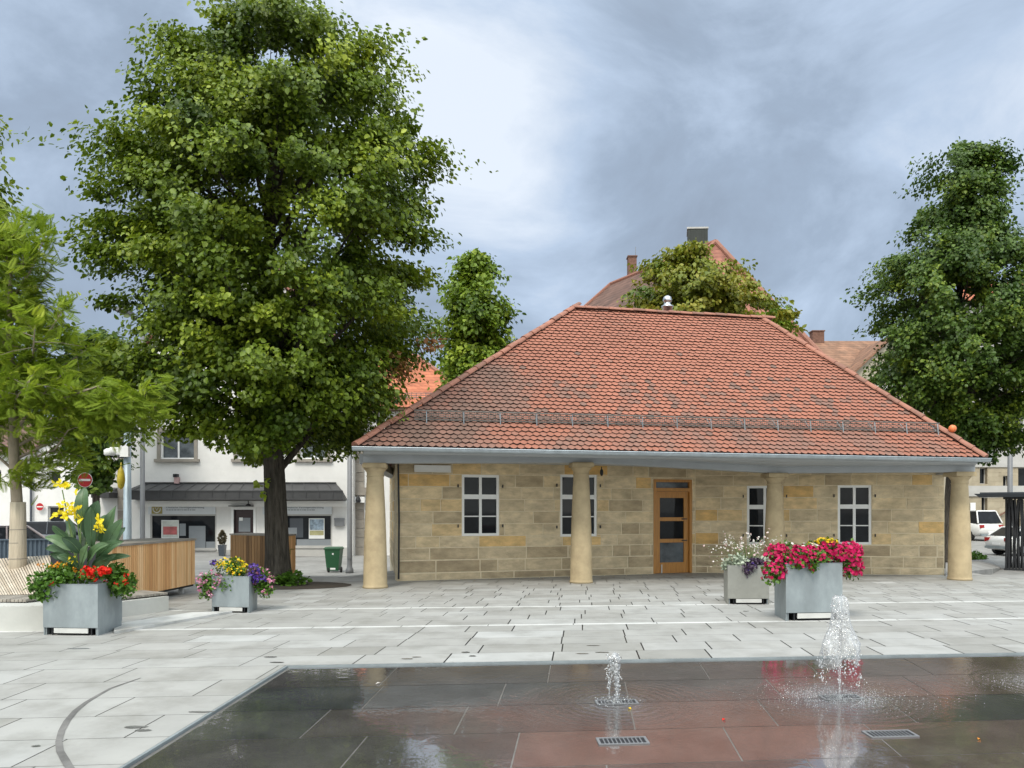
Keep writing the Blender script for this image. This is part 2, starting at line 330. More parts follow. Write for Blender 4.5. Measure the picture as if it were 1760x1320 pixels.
# ------------------------------------------------------------------ camera
cam=bpy.data.cameras.new('camera'); co=bpy.data.objects.new('camera',cam); COL.objects.link(co); S.camera=co
co.location=(0,0,EYE); co.rotation_euler=(math.radians(90),0,0); cam.sensor_width=36; cam.lens=36*F0/1760; cam.shift_y=(HZ-660)/1760; cam.clip_end=3000; cam.clip_start=.05
# ------------------------------------------------------------------ ground
K=.09
def uv2(u,v): return (u+K*v,v+K*u)
def xy2(x,y): D=1-K*K; return ((x-K*y)/D,(y-K*x)/D)
PU,PV=-3.06,8.30     # corner of the fountain field in slab coordinates
def ground():
    xs=[-900,-400,-150,-80,-50]+[-36+1.5*i for i in range(56)]+[55,80,150,400,900]
    ys=[-600,-200,-60,-20]+[-8+2*i for i in range(12)]+[16.5+i*1.0 for i in range(45)]+[65,72,80,100,150,300,700,1500]
    mb=MB(); n=len(xs)
    for y in ys:
        for x in xs: mb.v.append((x,y,gz(x,y)-.055*(1-sm((y-18)/1.5)) if not (-4.6<x<12.6) else gz(x,y)-.055*(1-sm((y-20)/1.5))))
    for j in range(len(ys)-1):
        for i in range(n-1): mb.f.append([j*n+i,j*n+i+1,(j+1)*n+i+1,(j+1)*n+i]); mb.t.append(.5); mb.m.append(0)
    tag(build('ground',mb,M_cob,smooth=True),kind='structure')
ground()
def slabs():
    mb=MB(); g=.006
    rows=[]; v=-3.0
    while v<8.2: rows.append((v,min(v+.565,8.30))); v+=.565
    rows[-1]=(rows[-1][0],8.30)
    v=8.30
    for k in range(5): rows.append((v,v+.516)); v+=.516
    rows.append((v,v+.13)); v+=.13     # pale band
    B1=len(rows)-1
    for k in range(4): rows.append((v,v+.485)); v+=.485
    rows.append((v,v+.13)); v+=.13; B2=len(rows)-1
    while v<20.6: rows.append((v,v+.42)); v+=.42
    r=random.Random(3)
    for i,(a,b) in enumerate(rows):
        u=-14+r.random()
        band=i in(B1,B2)
        while u<22:
            if band: w=1.2
            elif v and a<PV: w=r.choice([1.1,1.4,1.6,.9])
            elif a>13: w=r.choice([.55,.55,.7])
            else: w=r.choice([.62,.8,.95,1.15])
            u2=u+w
            u0_,u1_=u,u2
            if b<=PV+1e-6 and u2>PU:
                if u<PU-.05: u1_=PU-.03
                else: u=u2; continue
            c=((u0_+u1_)/2,(a+b)/2); cx,cy=uv2(*c)
            if cx>-14 and cy<(20.3 if -3.3<cx<11.6 else 18.3):
                t=.93 if band else min(.88,max(0,.5+r.gauss(0,.11)))
                gg=g if a<13.2 or not band else .004
                gu=.008 if cx>-1.5 and not band else .005; gg=.003; q=[uv2(u0_+gu,a+gg),uv2(u1_-gu,a+gg),uv2(u1_-gu,b-gg),uv2(u0_+gu,b-gg)]
                mb.add([(x,y,gz(x,y)) for x,y in q],[(0,1,2,3)],t)
            u=u2
    # apron of large slabs against the pavilion
    tag(build('plaza_paving',mb,M_slab),kind='structure')
    # dark bed under the joints
    jb=MB(); q=[uv2(-15,-4),uv2(PU-.02,-4),uv2(PU-.02,8.31),uv2(-15,8.31)]
    jb.add([(x,y,gz(x,y)-.03) for x,y in q],[(0,1,2,3)])
    q=[uv2(-15,8.31),uv2(23,8.31),uv2(23,13.2),uv2(-15,13.2)]; jb.add([(x,y,-.03) for x,y in q],[(0,1,2,3)])
    q=[uv2(-15,13.2),uv2(23,13.2),uv2(23,16.2),uv2(-15,16.9)]; jb.add([(x,y,-.03) for x,y in q],[(0,1,2,3)])
    tag(build('paving_bed',jb,M_joint),kind='structure')
slabs()
# fountain field ------------------------------------------------------
def wz(x,y): return gz(x,y)-.018
JETS=[GP(1057,1205),GP(1443,1196),GP(1800,1174)]
for j in JETS: j.z-=.018
def wetmat():
    m=mat('wet_fountain_slab',None,.11,.28,2.5,0,10,ramp=[(0,(.050,.056,.058)),(.45,(.080,.070,.066)),(1,(.120,.088,.079))],stain=((.13,.12,.10),1.1,.5,.75,.4),spec=.85)
    nt=m.node_tree; N=nt.nodes; L=nt.links; b=N['Principled BSDF']
    b.inputs['Coat Weight'].default_value=1; b.inputs['Coat Roughness'].default_value=.015; b.inputs['Coat IOR'].default_value=1.75
    tc=N.new('ShaderNodeTexCoord')
    def mth(op,a,bb=None):
        n=N.new('ShaderNodeMath'); n.operation=op
        for i,x in enumerate((a,bb)):
            if x is None: continue
            if hasattr(x,'links'): L.new(x,n.inputs[i])
            else: n.inputs[i].default_value=x
        return n.outputs[0]
    n1=N.new('ShaderNodeTexNoise'); n1.inputs['Scale'].default_value=7; n1.inputs['Detail'].default_value=3; n1.inputs['Distortion'].default_value=.6; L.new(tc.outputs['Object'],n1.inputs[0])
    h=mth('MULTIPLY',n1.outputs[0],.0016)
    for j in JETS:
        vd=N.new('ShaderNodeVectorMath'); vd.operation='DISTANCE'; L.new(tc.outputs['Object'],vd.inputs[0]); vd.inputs[1].default_value=j
        d=vd.outputs['Value']; w=mth('SINE',mth('MULTIPLY',d,70)); a=mth('MULTIPLY',mth('POWER',2.718,mth('MULTIPLY',d,-3.4)),.0035)
        n2=N.new('ShaderNodeTexNoise'); n2.inputs['Scale'].default_value=42; L.new(tc.outputs['Object'],n2.inputs[0])
        h=mth('ADD',h,mth('MULTIPLY',mth('ADD',w,mth('MULTIPLY',n2.outputs[0],5)),a))
    bp=N.new('ShaderNodeBump'); bp.inputs['Strength'].default_value=.7; bp.inputs['Distance'].default_value=1; L.new(h,bp.inputs['Height'])
    L.new(bp.outputs[0],b.inputs['Coat Normal']); L.new(bp.outputs[0],b.inputs['Normal'])
    return m
M_wet=wetmat()
def field():
    mb=MB(); r=random.Random(5); z=-.018
    v=PV-.10; u_end=12
    rows=[]; 
    while v>-3: rows.append((v-.74,v)); v-=.74
    for i,(a,b) in enumerate(rows):
        u=PU+.03-(0 if i%2 else .5)
        while u<u_end:
            w=r.choice([1.15,1.4,1.6]); u0_=max(u,PU+.03); u1_=u+w
            if u1_-u0_>.1:
                cx=(u0_+u1_)/2
                t=min(1,max(0,(.85 if (-.8<u0_<3.6 and r.random()<.85) else .22)+r.gauss(0,.12)))  # redder middle slabs paint in the reflection of the pavilion roof
                if cx>4.2-.35*(i-1): t=.10+.25*r.random()
                q=[uv2(u0_+.006,a+.004),uv2(u1_-.006,a+.004),uv2(u1_-.006,b-.004),uv2(u0_+.006,b-.004)]
                mb.add([(x,y,wz(x,y)) for x,y in q],[(0,1,2,3)],t)
            u=u1_
    q=[uv2(PU+.03,PV-.096),uv2(u_end,PV-.096),uv2(u_end,PV-.012),uv2(PU+.03,PV-.012)]; mb.add([(x,y,wz(x,y)) for x,y in q],[(0,1,2,3)],.15)
    q=[uv2(PU+.0,-3),uv2(u_end,-3),uv2(u_end,PV),uv2(PU,PV)]; mb.add([(x,y,wz(x,y)-.004) for x,y in q],[(0,1,2,3)],.9,1)
    gm=mat('pale_grout',(.15,.145,.135),.25,.25,5,0,spec=.6)
    tag(build('fountain_paving',mb,[M_wet,gm]),kind='structure')
    # metal edge strip
    eb=MB()
    for (a,b) in (((PU-.028,-3),(PU-.004,8.29)),((PU-.004,8.272),(12,8.292))):
        q=[uv2(a[0],a[1]),uv2(b[0],a[1]),uv2(b[0],b[1]),uv2(a[0],b[1])]
        eb.hexa([(x,y,gz(x,y)-.03) for x,y in q]+[(x,y,gz(x,y)+.001) for x,y in q])
    tag(build('fountain_edge_strip',eb,M_galv),kind='structure')
field()
def grate(px,py,w,dp,label):
    c=GP(px,py-1); c.z-=.017; d=c.y
    t=thing('drain_grate',label,'grate',c,'metal grates set in the fountain paving')
    mb=MB(); a=V((1,K,.0)).normalized(); b=V((-.05,1,.035)).normalized()
    def q(s0,s1,t0,t1,z0,z1,m=0): mb.hexa([c+a*s0+b*t0+V((0,0,z0)),c+a*s1+b*t0+V((0,0,z0)),c+a*s1+b*t1+V((0,0,z0)),c+a*s0+b*t1+V((0,0,z0)),c+a*s0+b*t0+V((0,0,z1)),c+a*s1+b*t0+V((0,0,z1)),c+a*s1+b*t1+V((0,0,z1)),c+a*s0+b*t1+V((0,0,z1))],.5,m)
    h=w/2;k=dp/2
    q(-h,h,-k,-k+.016,0,.008);q(-h,h,k-.016,k,0,.008);q(-h,-h+.02,-k+.016,k-.016,0,.008);q(h-.02,h,-k+.016,k-.016,0,.008)
    build('frame',mb,M_pole,t)
    mb=MB(); n=11
    for i in range(1,n): s=-h+.02+(w-.04)*i/n; q(s-.004,s+.004,-k+.017,k-.017,.001,.006)
    build('bars',mb,M_pole,t)
    mb=MB(); q(-h+.01,h-.01,-k+.01,k-.01,-.0005,.0006); build('sump',mb,M_black,t)
grate(1060,1206,.37,.14,'metal grate under the small water jet'); grate(1070,1272,.38,.155,'nearest metal grate, in front of the small water jet')
grate(1445,1197,.36,.15,'metal grate under the tall water jet'); grate(1530,1260,.38,.16,'metal grate right of and in front of the tall jet')
# water ---------------------------------------------------------------
def waterm():
    m=bpy.data.materials.new('jet_water'); m.use_nodes=True; N=m.node_tree.nodes; L=m.node_tree.links; b=N['Principled BSDF']
    b.inputs['Base Color'].default_value=(1,1,1,1); b.inputs['Roughness'].default_value=.04; b.inputs['IOR'].default_value=1.33; b.inputs['Transmission Weight'].default_value=.93
    return m
M_water=waterm(); M_foam=mat('white_water',(.86,.88,.9),.3,.05,10,0,spec=.8,transl=.5)
M_sheet=bpy.data.materials.new('water_sheet'); M_sheet.use_nodes=True
def sheetm():
    N=M_sheet.node_tree.nodes; L=M_sheet.node_tree.links; N.remove(N['Principled BSDF']); out=N['Material Output']
    tr=N.new('ShaderNodeBsdfTransparent'); gl=N.new('ShaderNodeBsdfGlossy'); gl.inputs['Roughness'].default_value=.08; df=N.new('ShaderNodeBsdfDiffuse'); df.inputs[0].default_value=(.9,.92,.94,1)
    tc=N.new('ShaderNodeTexCoord'); nz=N.new('ShaderNodeTexNoise'); nz.inputs['Scale'].default_value=38; nz.inputs['Detail'].default_value=4; nz.inputs['Distortion'].default_value=1.2; L.new(tc.outputs['Object'],nz.inputs[0])
    bp=N.new('ShaderNodeBump'); bp.inputs['Strength'].default_value=1; bp.inputs['Distance'].default_value=.03; L.new(nz.outputs[0],bp.inputs['Height']); L.new(bp.outputs[0],gl.inputs['Normal'])
    mr=N.new('ShaderNodeMapRange'); mr.inputs[1].default_value=.5; mr.inputs[2].default_value=.66; mr.inputs[3].default_value=.06; mr.inputs[4].default_value=.75; L.new(nz.outputs[0],mr.inputs[0])
    m1=N.new('ShaderNodeMixShader'); m1.inputs[0].default_value=.45; L.new(gl.outputs[0],m1.inputs[1]); L.new(df.outputs[0],m1.inputs[2])
    lw=N.new('ShaderNodeLayerWeight'); lw.inputs[0].default_value=.35; L.new(bp.outputs[0],lw.inputs['Normal'])
    mxm=N.new('ShaderNodeMath'); mxm.operation='MAXIMUM'; L.new(mr.outputs[0],mxm.inputs[0]); L.new(lw.outputs['Facing'],mxm.inputs[1])
    m2=N.new('ShaderNodeMixShader'); L.new(mxm.outputs[0],m2.inputs[0]); L.new(tr.outputs[0],m2.inputs[1]); L.new(m1.outputs[0],m2.inputs[2]); L.new(m2.outputs[0],out.inputs[0])
sheetm()
OCT=(np.array([(1,0,0),(0,1,0),(-1,0,0),(0,-1,0),(0,0,1),(0,0,-1)],float),np.array([(0,1,4),(1,2,4),(2,3,4),(3,0,4),(1,0,5),(2,1,5),(3,2,5),(0,3,5)]))
def drops(name,Pp,s,mats,parent,stretch=1.6):
    T=(OCT[0]*np.array([1,stretch,1]),OCT[1]); n=len(Pp)
    A=nrm(rng.normal(0,.25,(n,3))+np.array([0,0,1])); Nn=rng.normal(0,1,(n,3))
    Vv,Ff=inst(Pp,A,Nn,s,T); mi=np.repeat((rng.random(n)<.6).astype(int),8)
    return tag(npmesh(name,Vv,Ff,mats,parent,mi=mi),kind='stuff')
def wobble(c,h,r0,r1,n=40,seed=1,amp=.012):
    r=random.Random(seed); pts=[];rs=[]
    for i in range(n+1):
        t=i/n; pts.append((c.x+r.gauss(0,amp*(.2+t)),c.y+r.gauss(0,amp*(.2+t)),c.z+h*t)); rs.append((r0+(r1-r0)*t)*(.55+.9*r.random()))
    return pts,rs
def jet_small():
    c=JETS[0]; t=thing('water_jet','small white water jet rising from the nearer left grate','fountain jet',c,'water jets of the plaza fountain')
    mb=MB(); p,r=wobble(c+V((.02,0,0)),.40,.008,.024,46,2,.006); mb.tube(p,r,7)
    p,r=wobble(c+V((.01,0,.24)),.17,.030,.03,20,9,.014); mb.tube(p,r,8)
    p,r=wobble(c+V((.015,0,.0)),.36,.012,.020,50,19,.006); mb.tube(p,r,7)
    p,r=wobble(c+V((-.05,.01,.03)),.20,.004,.010,30,14,.008); mb.tube(p,r,5)
    p,r=wobble(c+V((-.03,.01,.2)),.19,.006,.018,20,4,.010); mb.tube(p,r,6)
    build('jet_column',mb,M_sheet,t,True)
    n=230; z=rng.random(n)**.6*.42; x=np.where(rng.random(n)<.7,.02,-.045)+rng.normal(0,.007+.018*(z/.4))
    Pp=np.c_[c.x+x,c.y+rng.normal(0,.02,n),c.z+z]; drops('droplets',Pp,rng.uniform(.0025,.008,n),[M_water,M_foam],t)
    n=200; a=rng.random(n)*6.28; rr=np.abs(rng.normal(0,.09,n)); drops('splash',np.c_[c.x+rr*np.cos(a),c.y+rr*np.sin(a),c.z+.006+rng.random(n)*.02],rng.uniform(.002,.006,n),[M_water,M_foam],t,1)
jet_small()
def jet_tall():
    c=JETS[1]; t=thing('water_jet','tall bell-shaped water jet in front of the magenta petunias','fountain jet',c,'water jets of the plaza fountain')
    mb=MB(); p,r=wobble(c,.88,.009,.026,70,5,.004); mb.tube(p,r,8); build('jet_column',mb,M_sheet,t,True)
    # falling bell of water, torn at its lower edge
    rr=random.Random(8); mb=MB(); prof=[(.03,.915),(.062,.90),(.075,.85),(.078,.78),(.085,.70),(.10,.63),(.135,.56),(.165,.50),(.175,.44),(.17,.39),(.155,.35)]
    n=44; ph=[rr.random()*6 for _ in range(5)]
    grid=[]
    for i,(r,z) in enumerate(prof):
        row=[]
        for k in range(n):
            a=2*math.pi*k/n; w=1+.10*math.sin(3*a+ph[0]+i*.3)+.09*math.sin(5*a+ph[1]-i*.5)+.05*math.sin(11*a+i)+rr.gauss(0,.04)
            zz=z+(.05*math.sin(4*a+ph[2])+.04*math.sin(9*a))*max(0,(i-5)/5)
            row.append((c.x+r*w*math.cos(a)*.92,c.y+r*w*math.sin(a)*.85,c.z+zz))
        grid.append(row)
    vs=[q for r in grid for q in r]; fs=[]
    for i in range(len(prof)-1):
        for k in range(n):
            k2=(k+1)%n
            if i>=8 and rr.random()<.35: continue
            if i>=5 and math.sin(3*k/n*6.28+1)>.9: continue
            fs.append((i*n+k,i*n+k2,(i+1)*n+k2,(i+1)*n+k))
    mb.add(vs,fs); build('water_bell',mb,M_sheet,t,True)
    # rim strands and drops
    n=380; a=rng.random(n)*6.28; z=np.where(rng.random(n)<.35,rng.uniform(.3,.92,n),rng.uniform(.12,.42,n))
    rad=np.interp(z,[.1,.3,.42,.5,.6,.75,.92],[.18,.16,.145,.14,.10,.07,.045])*(1+rng.normal(0,.14,n))
    drops('droplets',np.c_[c.x+rad*np.cos(a),c.y+rad*np.sin(a),c.z+z],rng.uniform(.0025,.0085,n),[M_water,M_foam],t)
    n=2600; a=rng.random(n)*6.28; rad=np.where(rng.random(n)<.55,np.abs(rng.normal(.20,.10,n)),np.abs(rng.normal(.30,.2,n))); drops('splash',np.c_[c.x+rad*1.5*np.cos(a),c.y+rad*np.sin(a),c.z+.004+.03*rad*np.sin(a)+np.abs(rng.normal(0,.010,n))],rng.uniform(.001,.0034,n),[M_water,M_foam],t,1.2)
jet_tall()
def jet_off():
    c=JETS[2]; t=thing('water_splash','splash of fine drops on wet slabs at the right edge','splash',c)
    n=700; a=rng.random(n)*6.28; rad=np.abs(rng.normal(.22,.16,n)); drops('droplets',np.c_[c.x+rad*1.7*np.cos(a),c.y+rad*np.sin(a),c.z+.004+np.abs(rng.normal(0,.010,n))],rng.uniform(.001,.0038,n),[M_water,M_foam],t,1.1)
    mb=MB(); p,r=wobble(c,.5,.009,.024,40,6,.006); mb.tube(p,r,8); build('jet_column',mb,M_sheet,t,True)
jet_off()
# tyre mark, wet prints and fallen leaves -----------------------------
def ribbon(name,pts,wd,m,kind='structure'):
    mb=MB(); g=[GP(*p) for p in pts]; L_=[];R_=[]
    for i,p in enumerate(g):
        d=(g[min(i+1,len(g)-1)]-g[max(0,i-1)]).normalized(); s=V((-d.y,d.x,0)); w=wd[i] if hasattr(wd,'__len__') else wd
        L_.append(p+s*w+V((0,0,.004))); R_.append(p-s*w+V((0,0,.004)))
    for i in range(len(g)-1): mb.add([L_[i],R_[i],R_[i+1],L_[i+1]],[(0,1,2,3)])
    return tag(build(name,mb,m),kind=kind)
pts=[(242,1166),(215,1175),(190,1184),(168,1196),(148,1208),(130,1222),(115,1240),(106,1258),(101,1275),(103,1292),(112,1308),(122,1325)]
ribbon('tyre_mark',pts,[.006,.010,.013,.016,.020,.024,.025,.024,.022,.024,.026,.026],M_mark)
def spot(px,py,a,b,rot=0):
    c=GP(px,py); mb=MB(); r=random.Random(px); n=18
    mb.add([(c.x+math.cos(k/n*6.283)*a*(1+r.gauss(0,.14)),c.y+math.sin(k/n*6.283)*b*(1+r.gauss(0,.14)),c.z+.004) for k in range(n)],[tuple(range(n))])
    tag(build('wet_patch',mb,M_wetsp),kind='structure')
for s in ((465,1130,.07,.03),(477,1139,.08,.022),(700,1133,.07,.02),(716,1130,.05,.02),(1020,1110,.08,.02),(1035,1122,.08,.025),(1000,1124,.07,.02),(800,1122,.05,.04),(812,1128,.04,.03),(232,1250,.09,.03),(246,1256,.06,.03),(135,1115,.14,.03),(345,1225,.12,.025),(62,1283,.03,.02),(1282,1051,.05,.03),(590,1165,.06,.015)): spot(*s)
def fallen(px,py,m,lab):
    c=GP(px,py-1); c.z-=.014; mb=MB()
    a=random.random()*6; u=V((math.cos(a),math.sin(a),0)); w=V((-u.y,u.x,0))
    mb.add([c-u*.028,c-w*.014+V((0,0,.012)),c+u*.028+V((0,0,.004)),c+w*.014+V((0,0,.012))],[(0,1,2),(0,2,3)])
    o=build('fallen_leaf',mb,m,loc=c); tag(o,lab,'leaf')
fallen(1082,1217,M_fy,'yellow fallen leaf beside the grate of the small jet'); fallen(1244,1236,M_fr,'small red petal lying on wet slabs between the two jets'); fallen(1683,1269,M_fo,'curled orange leaf on dark wet slab at the right'); fallen(650,1174,M_fw,'pale leaf on the wet slabs, left part of the fountain')
# pale ramp wedge at left
mb=MB(); q=[GP(196,1090),GP(399,1054),GP(330,1056),GP(196,1077)]
mb.hexa([p+V((0,0,.002)) for p in q]+[p+V((0,0,.035)) for p in q],.9); tag(build('pale_kerb_wedge',mb,M_slab),kind='structure')
# ------------------------------------------------------------------ wall frames
class FR:
    def __init__(s,O,E,z0=0):
        s.O=V((O[0],O[1],0)); d=V((E[0]-O[0],E[1]-O[1],0)); s.L=d.length; s.t=d.normalized(); s.n=V((s.t.y,-s.t.x,0)); s.z0=z0
        if s.n.y>0: s.n=-s.n
    def p(s,a,o,z): return s.O+s.t*a+s.n*o+V((0,0,z))
    def box(s,mb,a0,a1,o0,o1,z0,z1,t=.5,m=0): mb.hexa([s.p(a0,o1,z0),s.p(a1,o1,z0),s.p(a1,o0,z0),s.p(a0,o0,z0),s.p(a0,o1,z1),s.p(a1,o1,z1),s.p(a1,o0,z1),s.p(a0,o0,z1)],t,m)
    def hit(s,px):   # parameter and depth where the ray through column px meets the wall
        k=(px-880)/F0; # x=k*y
        den=s.t.x-k*s.t.y; a=(k*s.O.y-s.O.x)/den; return a,(s.O+s.t*a).y
    def rect(s,px0,px1,py0,py1):
        a0,d0=s.hit(px0); a1,d1=s.hit(px1); d=(d0+d1)/2
        return a0,a1,EYE+(HZ-py1)/F0*d,EYE+(HZ-py0)/F0*d
def subtract(r,ops):
    out=[r]
    for (a0,a1,z0,z1) in ops:
        nw=[]
        for (x0,x1,y0,y1) in out:
            if a1<=x0 or a0>=x1 or z1<=y0 or z0>=y1: nw.append((x0,x1,y0,y1)); continue
            if y0<z0: nw.append((x0,x1,y0,z0))
            if y1>z1: nw.append((x0,x1,z1,y1))
            yy0,yy1=max(y0,z0),min(y1,z1)
            if x0<a0: nw.append((x0,a0,yy0,yy1))
            if x1>a1: nw.append((a1,x1,yy0,yy1))
        out=nw
    return [q for q in out if q[1]-q[0]>.004 and q[3]-q[2]>.004]
def panels(mb,F,a0,a1,z0,z1,ops,th=.3,t=.5,m=0):
    for q in subtract((a0,a1,z0,z1),ops): F.box(mb,q[0],q[1],-th,0,q[2],q[3],t,m)
def blocks(mb,F,a0,a1,zs,ops,r,lmin=.42,lmax=1.2,off=0,gap=.007):
    for i in range(len(zs)-1):
        a=a0-r.random()*.4
        while a<a1:
            w=r.uniform(lmin,lmax); b=a+w
            x0,x1=max(a,a0),min(b,a1)
            if x1-x0>.03:
                t=r.choice([.25,.36,.42,.5,.55,.62,.68,.78,.45,.5]) if zs[i]>.7 else r.choice([.15,.22,.3,.38,.25,.45])
                if zs[i]>.7 and r.random()<.09: t=r.uniform(.80,.97)
                for q in subtract((x0,x1,zs[i],zs[i+1]),ops):
                    g=gap*(1.6 if zs[i]<.7 else 1); h=.006+r.random()*.008; bv=.008
                    c=[(q[0]+g,q[2]+g),(q[1]-g,q[2]+g),(q[1]-g,q[3]-g),(q[0]+g,q[3]-g)]
                    ci=[(q[0]+g+bv,q[2]+g+bv),(q[1]-g-bv,q[2]+g+bv),(q[1]-g-bv,q[3]-g-bv),(q[0]+g+bv,q[3]-g-bv)]
                    if ci[1][0]<=ci[0][0] or ci[2][1]<=ci[1][1]: continue
                    vs=[F.p(x,off-.004,z) for x,z in c]+[F.p(x,off+h,z) for x,z in ci]
                    mb.add(vs,[(4,5,6,7),(0,1,5,4),(1,2,6,5),(2,3,7,6),(3,0,4,7)],t)
            a=b
def window(F,q,parent,frame=M_white,glass=M_glass,cols=2,rows=(1/3,),off=-.05,fw=.055,name='window',label=None,trans=True,pane_name='pane'):
    a0,a1,z0,z1=q; mb=MB(); d=.06
    F.box(mb,a0,a1,off-d,off,z0,z0+fw); F.box(mb,a0,a1,off-d,off,z1-fw,z1); F.box(mb,a0,a0+fw,off-d,off,z0+fw,z1-fw); F.box(mb,a1-fw,a1,off-d,off,z0+fw,z1-fw)
    for i in range(1,cols): c=a0+(a1-a0)*i/cols; F.box(mb,c-fw*.55,c+fw*.55,off-d+.005,off-.005,z0+fw,z1-fw)
    for k,rw in enumerate(rows):
        zc=z1-(z1-z0)*rw; hh=fw*.9 if k==0 and trans else fw*.22
        for i in range(cols):
            x0=a0+(a1-a0)*i/cols+(fw if i==0 else fw*.55); x1=a0+(a1-a0)*(i+1)/cols-(fw if i==cols-1 else fw*.55)
            F.box(mb,x0,x1,off-d+.01,off-.01+(.006 if k==0 else 0),zc-hh,zc+hh)
    w=build(name,mb,frame,parent)
    if label: w['label']=label
    mb=MB(); F.box(mb,a0+fw*.5,a1-fw*.5,off-d*.8,off-d*.55,z0+fw*.5,z1-fw*.5); build(pane_name,mb,glass,w)
    return w
def quad(mb,ps,t=.5,m=0,th=0):
    if th:
        nn=(V(ps[1])-V(ps[0])).cross(V(ps[-1])-V(ps[0])).normalized()*-th; mb.prism(ps,nn,t,m)
    else: mb.add(ps,[tuple(range(len(ps)))],t,m)
# ------------------------------------------------------------------ PAVILION
pav=thing('market_pavilion','low sandstone pavilion with hipped red tile roof and four columns','building',(4,20,0))
LF=P(612,768,15.3); RF=P(1692,788,17.15); RL=P(985,531,20.7)
nn=(RF-LF).cross(RL-LF).normalized()
ray=V(((1310-880)/F0,1,(HZ-549)/F0)); c0=V((0,0,EYE)); RR=c0+ray*((LF-c0).dot(nn)/ray.dot(nn))
BL=V((-3.9,26.2,2.86)); BR=V((11.4,27.6,2.8))
E=(RF-LF).normalized(); U=nn.cross(E).normalized()
if U.z<0: U=-U
NN=nn if nn.z>0 else -nn
def sl(p): d=p-LF; return d.dot(E),d.dot(U)
sRL,sRR,sRF=sl(RL),sl(RR),sl(RF)
def fnoise(x,y,s):  # cheap smooth value noise
    from mathutils import noise
    return noise.noise(V((x*s,y*s,s*3.7)))
def pav_roof():
    H=min(sRL[1],sRR[1]); rows=42; p=H/rows; w=.150; mb=MB(); r=random.Random(11)
    base=MB(); base.add([LF-NN*.03,RF-NN*.03,RR-NN*.03,RL-NN*.03],[(0,1,2,3)]); base.add([LF,BL,RL],[(0,1,2)]); base.add([RF,RR,BR],[(0,1,2)]); base.add([BL,BR,RR,RL],[(0,1,2,3)])
    roof=build('roof',base,M_roof_r,pav)
    for i in range(rows+1):
        t0=i*p
        k=-1
        while k*w<sRF[0]+w:
            s=k*w+(w/2 if i%2 else 0); k+=1
            def lim(t): tt=t/H; return sRL[0]*tt, sRF[0]+(sRR[0]-sRF[0])*tt
            l,rr_=lim(t0+p*.5)
            if s+w/2<l or s-w/2>rr_: continue
            hw=w/2-.003
            sh=[(-hw,p*.42),(-hw*.58,p*.17),(-hw*.2,.0),(hw*.2,0),(hw*.58,p*.17),(hw,p*.42),(hw,p*1.25),(-hw,p*1.25)]
            jl=r.gauss(0,.003); jt=r.gauss(0,.004); vs=[]
            for a,b in sh:
                lf=.042-.032*(b/(p*1.25)); tt=min(t0+b,H+.03); l2,r2=lim(min(tt,H))
                vs.append(LF+E*min(max(s+a,l2-.02),r2+.02)+U*(tt+jt)+NN*(lf+jl))
            X,T=s,t0
            # dirt with a shape of its own: dark tiles in the lower middle, lichen at the lower left
            n1=fnoise(X,T,.55); n2=fnoise(X+9,T,1.7)
            zone=math.exp(-((T-1.75)/1.15)**2)*(1 if 3.5<X<11.5 else .35)
            tint=.12+r.random()*.16+max(0,n1)*.25
            if r.random()<zone*(.25+.8*max(0,n2+.1)): tint=r.uniform(.30,.72)
            left=sm((5.2-X+(T*.35))/3.5)*sm((5.2-T)/3); tint=max(tint,left*(.55+.25*n2)+r.random()*.12)
            if T<.9: tint=max(tint,.34+.25*n2+r.random()*.12)
            tint=min(tint,.95)
            b=len(mb.v); mb.v+=[tuple(v) for v in vs]; mb.f.append([b+j for j in range(8)]); mb.t.append(tint); mb.m.append(0)
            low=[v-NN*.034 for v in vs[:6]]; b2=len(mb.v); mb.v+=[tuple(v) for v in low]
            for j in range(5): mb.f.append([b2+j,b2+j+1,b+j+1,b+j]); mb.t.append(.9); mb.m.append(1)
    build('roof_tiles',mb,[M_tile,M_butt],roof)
    # hip and ridge caps: overlapping half-round tiles
    def caps(A,B,name,step=.33,r0=.095):
        mb=MB(); d=(B-A); n=int(d.length/step); d=d.normalized(); side=d.cross(V((0,0,1))).normalized(); up=side.cross(d).normalized()
        rr=random.Random(4)
        for i in range(n+1):
            a=A+d*(i*step)-d*.02+up*rr.gauss(0,.006)+side*rr.gauss(0,.006); b=a+d*(step+.05); ra,rb=r0*1.12,r0*.92; vs=[];m=9
            for (c,ra_) in ((a,ra),(b,rb)):
                for k in range(m): an=math.pi*k/(m-1); vs.append(c+side*math.cos(an)*ra_+up*(math.sin(an)*ra_*.8+.015))
            fs=[(k,k+1,m+k+1,m+k) for k in range(m-1)]+[tuple(range(m-1,-1,-1))]
            mb.add(vs,fs,rr.random())
        build(name,mb,M_hip,roof)
    caps(LF+V((.0,.0,.02)),RL,'hip_tiles'); caps(RF+V((0,0,.02)),RR,'hip_tiles'); caps(RL+V((0,0,.01)),RR+V((0,0,.01)),'ridge_tiles')
    # snow guard along the eave
    T0=.92; l=sRL[0]*T0/H+.35; r_=sRF[0]+(sRR[0]-sRF[0])*T0/H-.15
    g=MB(); 
    def gp(s,h,t=T0): return LF+E*s+U*t+V((0,0,1))*h+V((0,-1,0))*.03
    for h in (.05,.09,.13,.17): g.tube([gp(l,h),gp(r_,h)],.006,5)
    g.tube([gp(l,.225),gp(r_,.225)],.015,6); g.tube([gp(l,.035),gp(r_,.035)],.008,5)
    s=l
    while s<r_: g.tube([gp(s,.03),gp(s,.225)],.0045,4,cap=False); s+=.05
    build('snow_guard',g,mat('snow_guard_metal',(.15,.145,.135),.6,.3,6,0,metal=.3,stain=((.11,.06,.04),2,.5,.7,.5)),roof)
    s=l+.25
